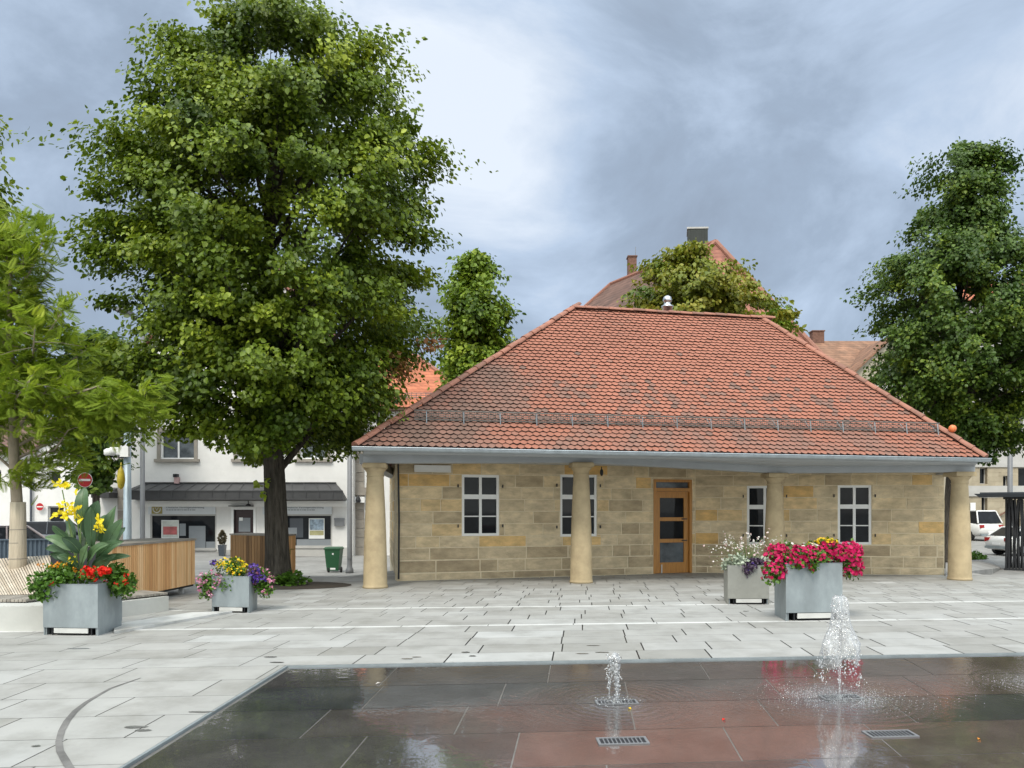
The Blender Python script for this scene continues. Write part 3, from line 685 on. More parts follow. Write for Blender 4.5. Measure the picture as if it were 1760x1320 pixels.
    while s<r_:
        g=MB(); a=gp(s,-.03,T0-.04); 
        for k,(q0,q1) in enumerate(((gp(s,-.01,T0-.05),gp(s,.21)),)): g.tube([q0+V((0,-.01,0)),q1+V((0,-.012,0))],.011,4)
        g.tube([gp(s,.02),gp(s,.03,T0+.3)],.007,4)
        build('guard_bracket',g,M_zinc,roof); s+=.775
pav_roof()
COLS=[V((P(645,0,16.1).x,16.1,0)),V((P(999,0,17.25).x,17.25,0)),V((P(1331.5,0,18.3).x,18.3,0)),V((P(1649.5,0,17.95).x,17.95,0))]
ZT=[EYE+81.5/F0*16.1,EYE+82.5/F0*17.25,EYE+64.5/F0*18.3,EYE+66.5/F0*17.95]
def cornice():
    # gutter
    g=MB(); d=(RF-LF).normalized(); m=8; vs=[]; A=LF-d*.06; B=RF+d*.10
    for c in (A,B):
        for k in range(m): a=math.pi*k/(m-1); vs.append(c+V((0,-1,0))*(.05+math.cos(a)*.06)+V((0,0,-.012-math.sin(a)*.075)))
    fs=[(k+1,k,m+k,m+k+1) for k in range(m-1)]+[tuple(range(m)),tuple(range(2*m-1,m-1,-1))]
    g.add(vs,fs); g.tube([A+V((0,-.115,-.008)),B+V((0,-.115,-.008))],.012,6)
    build('gutter',g,M_zinc,pav)
    # mouldings lofted from the straight eave to the bent beam
    outer=[];N_=[ (COLS[1]-COLS[0]),(COLS[2]-COLS[0]),(COLS[3]-COLS[1]),(COLS[3]-COLS[2])]
    fracs=[]
    pts=[]
    ex=[COLS[0]+(COLS[0]-COLS[1]).normalized()*.22]+COLS+[COLS[3]+V((.25,-.02,0))]
    zt=[ZT[0]]+ZT+[ZT[3]]
    den=[]
    for i in range(len(ex)-1):
        for k in range(8): t=k/8; st=t*t*(3-2*t); den.append((ex[i].lerp(ex[i+1],t),zt[i]+(zt[i+1]-zt[i])*t))
    den.append((ex[-1],zt[-1])); n=len(den); mb=MB(); rows=[]
    EL=LF+V((.14,.05,0)); ER=RF+V((-.12,.05,0))
    for i,(c,z) in enumerate(den):
        f=(c.x-den[0][0].x)/(den[-1][0].x-den[0][0].x); e=EL.lerp(ER,f); b=c+V((0,-.16,0))
        def q(fr,zz): return V((e.x+(b.x-e.x)*fr,e.y+(b.y-e.y)*fr,zz))
        ez=e.z; bt=z+.15
        rows.append([q(0,ez-.05),q(0,ez-.085),q(.05,ez-.085),q(.06,ez-.10),q(.14,ez-.12),q(.15,max(ez-.15,bt+.045)),q(.22,max(ez-.15,bt+.045)),q(.24,max(ez-.175,bt+.03)),q(.45,max(ez-.185,bt+.02)),q(.46,max(ez-.215,bt+.008)),q(.97,bt+.002),q(.97,bt-.02),q(1,bt-.03),q(1,z+.01),c+V((0,-.16,z+.0)),c+V((0,.16,z)),c+V((0,.16,z+.4))])
    m=len(rows[0])
    for r in rows: mb.v+=[tuple(v) for v in r]
    for i in range(n-1):
        for k in range(m-1): mb.f.append([i*m+k,i*m+k+1,(i+1)*m+k+1,(i+1)*m+k]); mb.t.append(.5); mb.m.append(0)
    mb.f.append(list(range(m))); mb.t.append(.5); mb.m.append(0); mb.f.append([(n-1)*m+k for k in range(m)][::-1]); mb.t.append(.5); mb.m.append(0)
    # returns along both sides
    for c,b,z,e in ((ex[0],V((-3.75,26,0)),ZT[0],LF),(ex[-1],V((11.2,27.3,0)),ZT[3],RF)):
        s=-1 if c.x<0 else 1
        F=FR((c.x,c.y+.16),(b.x,b.y)); dirv=(b-c).normalized(); sd=V((dirv.y,-dirv.x,0))
        q=[c+sd*.14+V((0,.165,0)),c-sd*.14+V((0,.165,0)),b-sd*.14,b+sd*.14]
        mb.hexa([p+V((0,0,z+.002)) for p in q]+[p+V((0,0,z+.2)) for p in q])
    build('cornice',mb,M_grey,pav)
cornice()
for i,(c,zt) in enumerate(zip(COLS,ZT)):
    mb=MB(); H=zt-.16; prof=[(.262,0),(.262,.04),(.250,.06)]
    for k in range(15):
        t=k/14; prof.append((.248-.075*t+.012*math.sin(math.pi*t),.07+(H-.20)*t))
    prof+=[(.173,H-.12),(.185,H-.115),(.185,H-.10),(.176,H-.09),(.178,H-.03),(.20,H+.0),(.228,H+.035),(.237,H+.06)]
    cc=build('column',mb_:=mb,M_col,pav) if False else None
    mb.lathe((c.x,c.y,0),prof,40); o=build('column',mb,M_col,pav,True)
    cb_=MB(); h=.245
    rot=V((1,K,0)).normalized(); ro2=V((-rot.y,rot.x,0)); q=[c-rot*h-ro2*h,c+rot*h-ro2*h,c+rot*h+ro2*h,c-rot*h+ro2*h]
    cb_.hexa([p+V((0,0,H+.06)) for p in q]+[p+V((0,0,zt-.02)) for p in q]); cb_.hexa([p*1+V((0,0,zt-.02))+(c-p)*.06 for p in q]+[p+V((0,0,zt+.001))+(c-p)*.06 for p in q]); build('capital',cb_,M_col,o)
WA=V((P(683,0,17.6).x,17.6,0)); WB=V((P(1195,0,19.98).x,19.98,0)); WC=V((P(1623,0,19.26).x,19.26,0)); WD=V((-4.1,26,0)); WE=V((11.3,26.5,0))
FA=FR(WA,WB); FB=FR(WB,WC)
wins=[(FA,(794,858,816,921)),(FA,(963,1026,816,922)),(FB,(1284,1346,835,936)),(FB,(1440,1498,834,936))]
WQ=[(f,f.rect(*q)) for f,q in wins]; DQ=FA.rect(1123,1189,824,986); DQ=(DQ[0],DQ[1],-.05,DQ[3])
def pav_walls():
    r=random.Random(21); mb=MB(); bk=MB()
    opA=[q for f,q in WQ if f is FA]+[DQ]; opB=[q for f,q in WQ if f is FB]
    panels(bk,FA,0,FA.L,-.1,3.0,opA,.34); panels(bk,FB,.0,FB.L,-.1,3.0,opB,.34)
    s0,s1=opA[0][2],opA[0][3]; b0,b1=opB[0][2],opB[0][3]
    zA=[.0,.17,.46,.75,s0]+[s0+(s1-s0)*k/5 for k in range(1,6)]+[s1+.28,3.0]
    zB=[.0,.17,.45,b0]+[b0+(b1-b0)*k/5 for k in range(1,6)]+[b1+.27,b1+.52,3.0]
    blocks(mb,FA,0.002,FA.L,zA,opA,r); blocks(mb,FB,0,FB.L-.002,zB,opB,r)
    # side walls
    FS=FR(WA,WD); 
    for A,B,sg in ((WA,WD,-1),(WC,WE,1)):
        F=FR(A,B); t=F.t; n=V((-1,0,0)) if sg<0 else V((1,0,0)); n=(n-t*n.dot(t)).normalized(); F.n=n
        panels(bk,F,.03,F.L,-.7,3.0,[],.05); blocks(mb,F,.004,F.L,zA,[],r,off=0)
    w=build('wall',bk,M_mortar,pav); build('stone_blocks',mb,M_sand,w)
    bb=MB(); F=FR(WD,WE); F.box(bb,0,F.L,-.3,0,-.7,3.0); build('rear_wall',bb,M_mortar,pav)
    c=MB(); q=[COLS[0]+V((.1,.1,0)),COLS[1]+V((0,.1,0)),COLS[2]+V((0,.1,0)),COLS[3]+V((.1,.1,0)),WC+V((.35,.2,0)),WB+V((0,.3,0)),WA+V((-.2,.3,0))]
    zq=[ZT[0]+.03,ZT[1]+.03,ZT[2]+.05,ZT[3]+.05,2.72,2.72,2.72]
    c.add([V((a.x,a.y,z)) for a,z in zip(q,zq)],[(0,1,6),(1,5,6),(1,2,5),(2,3,5),(3,4,5)]); build('porch_ceiling',c,M_ceil,pav)
    # dark rooms behind the windows
    return w
pav_walls()
for f,q in WQ:
    window(f,q,pav,rows=(.36,.68),off=-.02,fw=.06)
    for zz in (q[2]+.22,q[3]-.28):
        for aa in (q[0]-.10,q[1]+.08): hg=MB(); f.box(hg,aa-.012,aa+.012,.0,.045,zz-.02,zz+.05); build('shutter_hinge',hg,M_black,pav)
def pav_door():
    F=FA; a0,a1,z0,z1=DQ; z0=.01; d=MB(); o=-.06
    for x in ((a0,a0+.07),(a1-.07,a1)): F.box(d,x[0],x[1],o-.08,.012,z0,z1)
    F.box(d,a0+.07,a1-.07,o-.08,.010,z1-.07,z1); F.box(d,a0+.07,a1-.07,o-.08,.008,z1-.31,z1-.22)
    fr=build('door_frame',d,M_door,pav)
    g=MB(); F.box(g,a0+.07,a1-.07,o-.05,o-.02,z1-.22,z1-.07); build('transom_pane',g,M_glassc,fr)
    d=MB(); x0,x1=a0+.075,a1-.075; zt=z1-.315; h=zt-z0
    st=.13; F.box(d,x0,x0+st,o-.05,o+.02,z0,zt); F.box(d,x1-st,x1,o-.05,o+.02,z0,zt)
    R=[(0,.13),(.375,.42),(.64,.685),(.925,1.0)]
    for r0,r1 in R: F.box(d,x0+st,x1-st,o-.048,o+.018,z0+h*r0,z0+h*r1)
    dr=build('door',d,M_door,pav)
    dr['label']='oak door with three stacked glass panes'
    for (r0,r1) in ((.13,.375),(.42,.64),(.685,.925)):
        g=MB(); F.box(g,x0+st,x1-st,o-.03,o-.012,z0+h*r0,z0+h*r1); build('pane',g,M_glassc if r0==.13 else M_glass,dr)
    for zz in (z0+h*.40,z0+h*.665): g=MB(); F.box(g,x1-.20,x1-.05,o+.022,o+.055,zz-.012,zz+.012); build('door_handle',g,M_black,dr)
    g=MB(); F.box(g,x0+.16,x0+.185,o+.022,o+.05,z0+.0,z0+.22); build('door_stop',g,M_foot,dr)
pav_door()
mb=MB(); a=FA.p(.02,.05,0); mb.tube([a+V((0,0,.05)),a+V((.01,0,1.4)),a+V((-.01,0,2.7))],.022,8); build('cable_conduit',mb,M_black,pav)
mb=MB(); q=FA.rect(711,773,800,812); FA.box(mb,q[0],q[1],.05,.12,q[2],q[2]+.03,.5,1); FA.box(mb,q[0],q[1],.03,.10,q[2]+.031,q[3],.5,0); build('strip_light',mb,[M_white,M_lampw],pav)
mb=MB(); c=P(1034,812,17.9); mb.tube([c+V((0,0,.13)),c+V((0,0,.05))],.012,6); mb.ball(c,.07,10,sq=(.6,.6,1.2)); build('hanging_lantern',mb,M_black,pav,True)
mb=MB(); c=P(1147,538,21.4); mb.lathe(c,[(.14,-.6),(.14,.14),(.17,.15),(.17,.19),(.10,.22),(.09,.30),(.12,.31),(.13,.36),(.10,.44),(.04,.48)],18); build('flue_pipe',mb,M_stainless,pav,True)
c=LF+E*(sl(RF)[0]-.55)+U*.62+NN*.13; c=RF.lerp(RR,.128)+V((.02,-.06,.185)); mb=MB(); mb.ball(c,.085,18)
for k in range(2): mb.tube([c+V((math.cos(a)*.086*(k==0)+0,(math.cos(a)*.086 if k else 0)-0,math.sin(a)*.086)) for a in [i*.4 for i in range(17)]],.003,4)
tag(build('ball',mb,M_orange,None,True,loc=c),'small orange ball resting on the hip at the roof\'s right corner','ball')
# ------------------------------------------------------------------ text helper
def text(s,F,a,z,size,m,parent,off=.02,name='lettering',ext=.004,width=None):
    cu=bpy.data.curves.new('t','FONT'); cu.body=s; cu.size=size; cu.extrude=ext
    o=bpy.data.objects.new('t',cu); COL.objects.link(o); dg=bpy.context.evaluated_depsgraph_get(); me=bpy.data.meshes.new_from_object(o.evaluated_get(dg)); bpy.data.objects.remove(o)
    w=max(v.co.x for v in me.vertices); k=(width/w) if width else 1; mb=MB()
    mb.add([F.p(a+v.co.x*k,off+v.co.z,z+v.co.y) for v in me.vertices],[tuple(p.vertices) for p in me.polygons]); return build(name,mb,m,parent)
# ------------------------------------------------------------------ SHOP BUILDING
def shop():
    d=36.7; zb=-.6
    def X(px): return (px-880)/F0*d
    def Z(py): return EYE+(HZ-py)/F0*d
    t=thing('shop_building','white gabled shop building with dark sheet canopy behind the big tree','building',(X(420),d,-.55))
    F=FR((X(203),d),(X(606),d)); A=lambda px: X(px)-X(203)
    ops=[(A(258),A(372),Z(944),Z(884)),(A(402),A(436),Z(957),Z(876)),(A(470),A(571),Z(940),Z(884))]
    up=[(A(276),A(334),Z(789),Z(742)),(A(408),A(444),Z(789),Z(742)),(A(516),A(562),Z(789),Z(742)),(A(276),A(334),Z(690),Z(640)),(A(516),A(562),Z(690),Z(640))]
    mb=MB(); panels(mb,F,0,F.L,zb,8.0,ops+up,.4)
    # gable
    ap=A(425); mb.prism([F.p(0,0,8.0),F.p(F.L,0,8.0),F.p(ap,0,14.4)],F.n*-.4)
    mb.hexa([F.p(0,-.4,zb),F.p(.3,-.4,zb),F.p(.3,-9,zb),F.p(0,-9,zb),F.p(0,-.4,8),F.p(.3,-.4,8),F.p(.3,-9,8),F.p(0,-9,8)])
    mb.hexa([F.p(F.L-.3,-.4,zb),F.p(F.L,-.4,zb),F.p(F.L,-9,zb),F.p(F.L-.3,-9,zb),F.p(F.L-.3,-.4,8),F.p(F.L,-.4,8),F.p(F.L,-9,8),F.p(F.L-.3,-9,8)])
    w=build('wall',mb,M_plw,t)
    mb=MB(); 
    for s,e in ((-.35,ap),(F.L+.35,ap)):
        z_=7.7; q=[F.p(s,.25,z_),F.p(e,.25,14.62),F.p(e,-9.2,14.62),F.p(s,-9.2,z_)]; mb.hexa([p for p in q]+[p+V((0,0,.2)) for p in q])
    build('roof',mb,M_roof_r,t)
    # stone base under shop windows
    mb=MB(); F.box(mb,A(250),A(396),.0,.05,zb,Z(945)); F.box(mb,A(445),A(600),0,.05,zb,Z(941)); build('plinth',mb,M_plg,t)
    mb=MB(); r=random.Random(2)
    z=zb
    while z<7.6:
        F.box(mb,-.0,A(219),.0,.06,z+.01,min(z+.55,7.6),r.random()); z+=.56
    build('quoins',mb,M_quoin,t)
    # canopy
    mb=MB(); o1=1.0
    def cnp(a0,a1,c0,c1):
        zt,zm,zl=Z(831),Z(845),Z(858)
        mb.add([F.p(a0,o1,zm),F.p(a1,o1,zm),F.p(c1,.02,zt),F.p(c0,.02,zt)],[(0,1,2,3)]); mb.add([F.p(a0,o1,zl),F.p(a1,o1,zl),F.p(a1,o1,zm),F.p(a0,o1,zm)],[(0,1,2,3)])
        mb.add([F.p(a0,o1,zl),F.p(a0,o1,zm),F.p(c0,.02,zt),F.p(a0,.02,zl)],[(0,1,2,3)]); mb.add([F.p(a1,.02,zl),F.p(c1,.02,zt),F.p(a1,o1,zm),F.p(a1,o1,zl)],[(0,1,2,3)])
        mb.add([F.p(a0,.02,zl),F.p(a1,.02,zl),F.p(a1,o1,zl),F.p(a0,o1,zl)],[(0,1,2,3)])
        F.box(mb,c0,c1,.02,.10,zt,zt+.06)
        k=a0+.35
        while k<a1-.2:
            s=(k-a0)/(a1-a0); b=c0+(c1-c0)*s; mb.tube([F.p(k,o1+.01,zl),F.p(k,o1+.01,zm),F.p(b,.05,zt+.01)],.022,5); k+=.62
        F.box(mb,a0-.02,a1+.02,o1-.03,o1+.03,zl-.04,zl+.02); F.box(mb,a0-.01,a1+.01,o1+.0,o1+.03,zm-.02,zm+.03)
    cnp(A(231),A(597),A(246),A(578)); build('canopy',mb,M_canopy,t)
    mb=MB(); F.box(mb,A(235),A(600),.0,.22,Z(866),Z(861)); F.box(mb,A(235),A(600),0,.10,Z(871),Z(866)); build('soffit_beam',mb,M_white,t)
    # signs
    for x0,x1,lg,tx in ((256,371,262,287),(452,571,478,492)):
        mb=MB(); F.box(mb,A(x0),A(x1),.02,.07,Z(884),Z(869)); s=build('shop_sign',mb,M_signpan,t)
        s['label']='sign above the left shop window' if x0==256 else 'sign above the right shop window'
        mb=MB(); F.box(mb,A(lg),A(lg+18) if x0==256 else A(lg+9),.07,.085,Z(883),Z(870.5)); l=build('logo',mb,M_gold,s)
        if x0==256:
            mb=MB(); cx,cz=A(271),Z(875); mb.tube([F.p(cx+.17*math.cos(a),.095,cz+.16*math.sin(a)) for a in [math.pi*(.9+1.2*k/12) for k in range(13)]],.022,5); mb.tube([F.p(cx-.07,.095,cz+.07),F.p(cx,.095,cz-.06),F.p(cx+.07,.095,cz+.07)],.018,5); build('emblem',mb,M_white,l)
        text('Deutsche Verm\u00f6gensberatung',F,A(tx),Z(873.4),.115,M_txt,s,.074,width=A(352)-A(287))
        mb=MB(); r=random.Random(3); a=A(tx)
        while a<A(tx+49): w_=r.uniform(.05,.16); F.box(mb,a,a+w_,.07,.075,Z(877.2),Z(875.7)); a+=w_+.03
        build('small_print',mb,M_shgrey,s)
    # shop windows
    for k,q in enumerate((ops[0],ops[2])):
        mb=MB(); a0,a1,z0,z1=q; fw=.07; F.box(mb,a0,a1,-.15,-.02,z1-fw,z1); F.box(mb,a0,a0+fw,-.15,-.02,z0,z1-fw); F.box(mb,a1-fw,a1,-.15,-.02,z0,z1-fw); F.box(mb,a0+fw,a1-fw,-.15,-.02,z0,z0+.06); F.box(mb,a0-.02,a1+.02,-.1,.1,z0-.06,z0)
        w=build('shop_window',mb,M_plg,t)
        mb=MB(); F.box(mb,a0+fw,a1-fw,-.12,-.09,z0+.06,z1-fw); build('pane',mb,M_glass,w)
        def post(x0,x1,y0,y1,m,nm,o=-.085): 
            mb=MB(); F.box(mb,A(x0),A(x1),o-.004,o,Z(y1),Z(y0)); return build(nm,mb,m,w)
        if k==0:
            post(276,306,894,925,M_white,'poster_frame'); post(277.5,304.5,895.5,924,M_post,'poster',-.082); post(279,303,905,919,M_redw,'poster_band',-.079)
            post(323.5,352,904,943,M_shgrey,'window_film',-.08); post(353,369,931,943,M_shgrey,'window_film',-.08); post(307,318,900,921,M_shgrey,'notice',-.082)
        else:
            post(482,509.5,907,920,M_shgrey,'window_film',-.08); post(530,557,891,926,M_white,'poster_frame'); post(531.5,555.5,892.5,911,M_postb,'poster',-.08); post(531.5,555.5,912,920,M_posty,'poster_band',-.08); post(509,570,927,939,M_shgrey,'window_film',-.08)
            post(497,520,891,924,M_card,'dark_jacket',-.087)
    # door
    a0,a1,z0,z1=ops[1]; mb=MB()
    for x in ((a0-.12,a0),(a1,a1+.12)): F.box(mb,x[0],x[1],-.1,.05,z0,z1+.12)
    F.box(mb,a0,a1,-.1,.05,z1,z1+.12); build('door_frame',mb,M_white,t)
    mb=MB(); F.box(mb,a0,a1,-.16,-.11,z0,z1); dd=build('door',mb,mat('maroon_door',(.03,.012,.014),.35,.1,5,0),t)
    mb=MB(); F.box(mb,A(409),A(429),-.108,-.10,Z(914),Z(890)); build('notice',mb,M_shgrey,dd); mb=MB(); F.box(mb,A(410),A(416),-.098,-.094,Z(895),Z(889.5)); build('notice',mb,M_white,dd)
    mb=MB(); F.box(mb,A(399),A(437),.0,.5,Z(870.5),Z(869)); build('door_hood',mb,M_black,t)
    mb=MB(); c=F.p(A(431),.35,Z(866)); mb.tube([c+V((0,0,.15)),c],.02,6); mb.lathe(c,[(.03,0),(.12,-.05),(.12,-.08)],12); build('lamp',mb,M_black,t)
    mb=MB(); F.box(mb,A(576),A(592),.0,.16,Z(904),Z(891)); F.box(mb,A(575.5),A(592.5),0,.18,Z(893.5),Z(891)+.02); build('letterbox',mb,M_pole,t)
    for q in up:
        window(F,q,t,glass=M_glassc,rows=(),off=-.12,fw=.07)
        mb=MB(); a0,a1,z0,z1=q; F.box(mb,a0-.16,a0,-.02,.05,z0,z1+.16); F.box(mb,a1,a1+.16,-.02,.05,z0,z1+.16); F.box(mb,a0,a1,-.02,.05,z1,z1+.16); F.box(mb,a0-.26,a1+.26,-.02,.14,z0-.14,z0); build('window_surround',mb,M_quoin,t)
    mb=MB(); c=F.p(A(305),.12,Z(824)); mb.box(c.x-.07,c.x+.13,c.y-.1,c.y+.1,c.z-.2,c.z+.1,.5,0); mb.box(c.x-.1,c.x+.08,c.y-.15,c.y+.1,c.z+.1,c.z+.25,.5,1); build('alarm_box',mb,[M_fpp,M_black],t)
    # left canopy piece and shutter of the neighbour
    mb=MB(); G=FR((X(172),d+.1),(X(202),d+.1)); G.box(mb,0,G.L,.0,.9,Z(856),Z(847)); mb.add([G.p(0,.9,Z(847)),G.p(G.L,.9,Z(847)),G.p(G.L,0,Z(838)),G.p(.5,0,Z(838))],[(0,1,2,3)]); build('side_canopy',mb,M_canopy,t)
    mb=MB(); G.box(mb,-.3,G.L,-.4,0,zb,7.5); build('side_wall',mb,M_plw,t)
    mb=MB(); G.box(mb,X(184)-X(172),X(193)-X(172),.0,.08,Z(826),Z(795)); build('shutter',mb,mat('brown_shutter',(.11,.05,.02),.7,.2,5,0),t)
shop()
def orange():
    d=37.4; zb=-.6
    X=lambda px:(px-880)/F0*d
    Z=lambda py:EYE+(HZ-py)/F0*d
    t=thing('orange_roofed_house','white house with orange hipped tile roof left of the pavilion','building',(X(700),d,-.55))
    F=FR((X(607.5),d),(X(820),d)); A=lambda px:X(px)-X(607.5)
    mb=MB(); panels(mb,F,0,F.L,zb,6.4,[],.4); mb.hexa([F.p(0,-.4,zb),F.p(.3,-.4,zb),F.p(.3,-9,zb),F.p(0,-9,zb),F.p(0,-.4,6.4),F.p(.3,-.4,6.4),F.p(.3,-9,6.4),F.p(0,-9,6.4)]); mb.hexa([F.p(F.L-.3,-.4,zb),F.p(F.L,-.4,zb),F.p(F.L,-9,zb),F.p(F.L-.3,-9,zb),F.p(F.L-.3,-.4,6.4),F.p(F.L,-.4,6.4),F.p(F.L,-9,6.4),F.p(F.L-.3,-9,6.4)]); build('wall',mb,M_plw,t)
    mb=MB(); r=random.Random(6); z=zb
    while z<5.9: F.box(mb,A(610),A(626),.0,.07,z+.01,min(z+.44,5.9),r.random()); z+=.45
    F.box(mb,A(607.5),A(640),0,.12,Z(713),Z(706),.5); F.box(mb,A(607.5),A(632),0,.14,Z(851),Z(838),.4); build('quoins',mb,M_quoin,t)
    mb=MB(); F.box(mb,-.2,F.L+.3,.0,.45,Z(706),Z(702),.5); build('eave_board',mb,mat('brown_eave',(.13,.085,.05),.7,.1,4,0),t)
    mb=MB(); zr=Z(613)+1.5; ze=Z(702); e=[F.p(-.3,.5,ze),F.p(F.L+.5,.5,ze),F.p(F.L+.5,-9.3,ze),F.p(-.3,-9.3,ze)]; dd=4.0
    r0=P(560,613,d+dd); r1=P(716,612,d+dd)
    mb.add([e[0],e[1],r1,r0],[(0,1,2,3)]); mb.add([e[1],e[2],r1],[(0,1,2)]); mb.add([e[2],e[3],r0,r1],[(0,1,2,3)]); mb.add([e[3],e[0],r0],[(0,1,2)]); mb.add(e,[(3,2,1,0)])
    rf=build('roof',mb,M_roof_o,t)
    mb=MB(); mb.tube([r0,r1],.12,8); mb.tube([e[1],r1],.12,8); build('hip_tiles',mb,M_hip,rf)
    mb=MB(); a=e[0].lerp(r0,.13); b=e[1].lerp(r1,.13)
    for h in (.1,.2,.3): mb.tube([a+V((0,-.1,h)),b+V((0,-.1,h))],.015,4)
    for k in range(30): q=a.lerp(b,k/29); mb.tube([q+V((0,-.1,0)),q+V((0,-.1,.3))],.012,4)
    build('snow_guard',mb,M_pole,rf)
    mb=MB(); c=P(641,840,d-.1); mb.box(P(608,0,d).x,P(628,0,d).x,d-.25,d-.13,Z(864),Z(854)); build('sign_bracket',mb,M_white,t)
    c=F.p(A(618),.35,Z(864)); mb=MB(); mb.lathe(c,[(.10,0),(.12,.12),(.08,.26),(.02,.34)],10); build('lamp',mb,M_black,t)
orange()
# ------------------------------------------------------------------ background houses
def bigroof():
    t=thing('steep_roofed_house','tall house with steep red roof, shaded slope painted brown, behind the brownish tree','building',(8,46,-.3))
    N1=P(1230,415,45); N0=P(1050,488,53.6); zr=9.2
    ER=V((16.8,40.6,zr)); EL=V((3.6,44,zr)); FL=V((-3.0,57,zr)); FR_=V((14,58,zr))
    mb=MB(); mb.add([EL,ER,N1],[(0,1,2)],.5,0); mb.add([FL,EL,N1,N0],[(0,1,2,3)],.5,1); mb.add([FR_,FL,N0],[(0,1,2)],.5,1); mb.add([ER,FR_,N0,N1],[(0,1,2,3)],.5,1)  # left slope given brown tiles to paint in its shade
    rf=build('roof',mb,[M_roof_r,M_roof_b],t)
    mb=MB(); mb.tube([ER,N1],.14,8); mb.tube([N1,N0],.14,8); mb.tube([EL,N1],.14,8); mb.tube([N0,FL],.14,8); build('hip_tiles',mb,M_hip,rf)
    mb=MB(); q=[EL+V((.4,.4,0)),ER+V((-.5,.5,0)),FR_+V((-.4,-.4,0)),FL+V((.5,-.4,0))]; mb.hexa([V((p.x,p.y,-.8)) for p in q]+[V((p.x,p.y,zr+.02)) for p in q]); build('wall',mb,M_plb,t)
    mb=MB(); c=P(1198,410,46.3); s=.68; q=[c+V((-s,-.5,0)),c+V((s*.75,-.55,0)),c+V((s*1.0,.8,0)),c+V((-s*.6,.8,0))]
    mb.hexa([V((p.x,p.y,c.z-2.2)) for p in q]+[V((p.x,p.y,c.z+.40)) for p in q],.5,0); mb.hexa([V((p.x,p.y,c.z+.402))+(p-c)*.06 for p in q]+[V((p.x,p.y,c.z+.50))+(p-c)*.06 for p in q],.5,1); build('chimney',mb,[M_slate,M_plg],rf)
    mb=MB(); c=P(1086,455,52.3); mb.box(c.x-.28,c.x+.28,c.y-.3,c.y+.3,c.z-1.8,c.z+.45); mb.box(c.x-.33,c.x+.33,c.y-.35,c.y+.35,c.z+.45,c.z+.53); ch=build('chimney',mb,M_brick,rf)
    mb=MB(); mb.tube([c+V((.25,0,.5)),c+V((.25,0,1.2))],.02,5); build('antenna',mb,M_pole,ch)
bigroof()
def backhouse():
    d=52; X=lambda px:(px-880)/F0*d; Z=lambda py:EYE+(HZ-py)/F0*d
    t=thing('gabled_house','beige house with brown roof and small gable right of the pavilion roof','building',(X(1480),d,0))
    F=FR((X(1360),d),(X(1640),d)); A=lambda px:X(px)-X(1360)
    mb=MB(); F.box(mb,0,F.L,-9,-.0,-.6,Z(650)); 
    g0,g1,ga=A(1452),A(1588),A(1519); zb=Z(660)
    mb.prism([F.p(g0,1.0,-.6),F.p(g1,1.0,-.6),F.p(g1,1.0,zb+.4),F.p(ga,1.0,Z(590)),F.p(g0,1.0,zb+.4)],F.n*-1.4,.5,0); build('wall',mb,M_plb,t)
    mb=MB(); zr=Z(586); ze=Z(655); dd=4.5; zr2=EYE+(HZ-586)/F0*(d+dd)
    mb.add([F.p(-.4,.4,ze),F.p(F.L+.4,.4,ze),F.p(F.L+.4,-dd,zr2),F.p(-.4,-dd,zr2)],[(0,1,2,3)]); mb.add([F.p(-.4,-dd,zr2),F.p(F.L+.4,-dd,zr2),F.p(F.L+.4,-9.4,ze),F.p(-.4,-9.4,ze)],[(0,1,2,3)])
    ap=Z(586)
    for s,e in ((g0-.3,ga),(g1+.3,ga)):
        q=[F.p(s,1.25,zb+.1),F.p(e,1.25,ap),F.p(e,-4.3,ap),F.p(s,-1,zb+.1)]; mb.hexa(q+[p+V((0,0,.16)) for p in q])
    rf=build('roof',mb,M_roof_m,t)
    mb=MB(); c=P(1404,577,d+4.5); mb.box(c.x-.42,c.x+.42,c.y-.3,c.y+.3,c.z-.6,c.z+.25); mb.box(c.x-.47,c.x+.47,c.y-.35,c.y+.35,c.z+.25,c.z+.33); build('chimney',mb,M_brick,rf)
    q=(A(1499),A(1518),Z(656),Z(634)); G=FR((F.p(0,1.0,0).x,F.p(0,1.0,0).y),(F.p(F.L,1,0).x,F.p(F.L,1,0).y)); window(G,q,t,rows=(),off=.06,fw=.09)
    mb=MB(); G.box(mb,A(1497),A(1520),.0,.09,Z(660),Z(656.3)); G.box(mb,A(1472),A(1590),.0,.07,Z(673),Z(666),.5,1); build('window_sill',mb,[mat('maroon_sill',(.08,.025,.025),.6,.1,5,0),M_white],t)
backhouse()
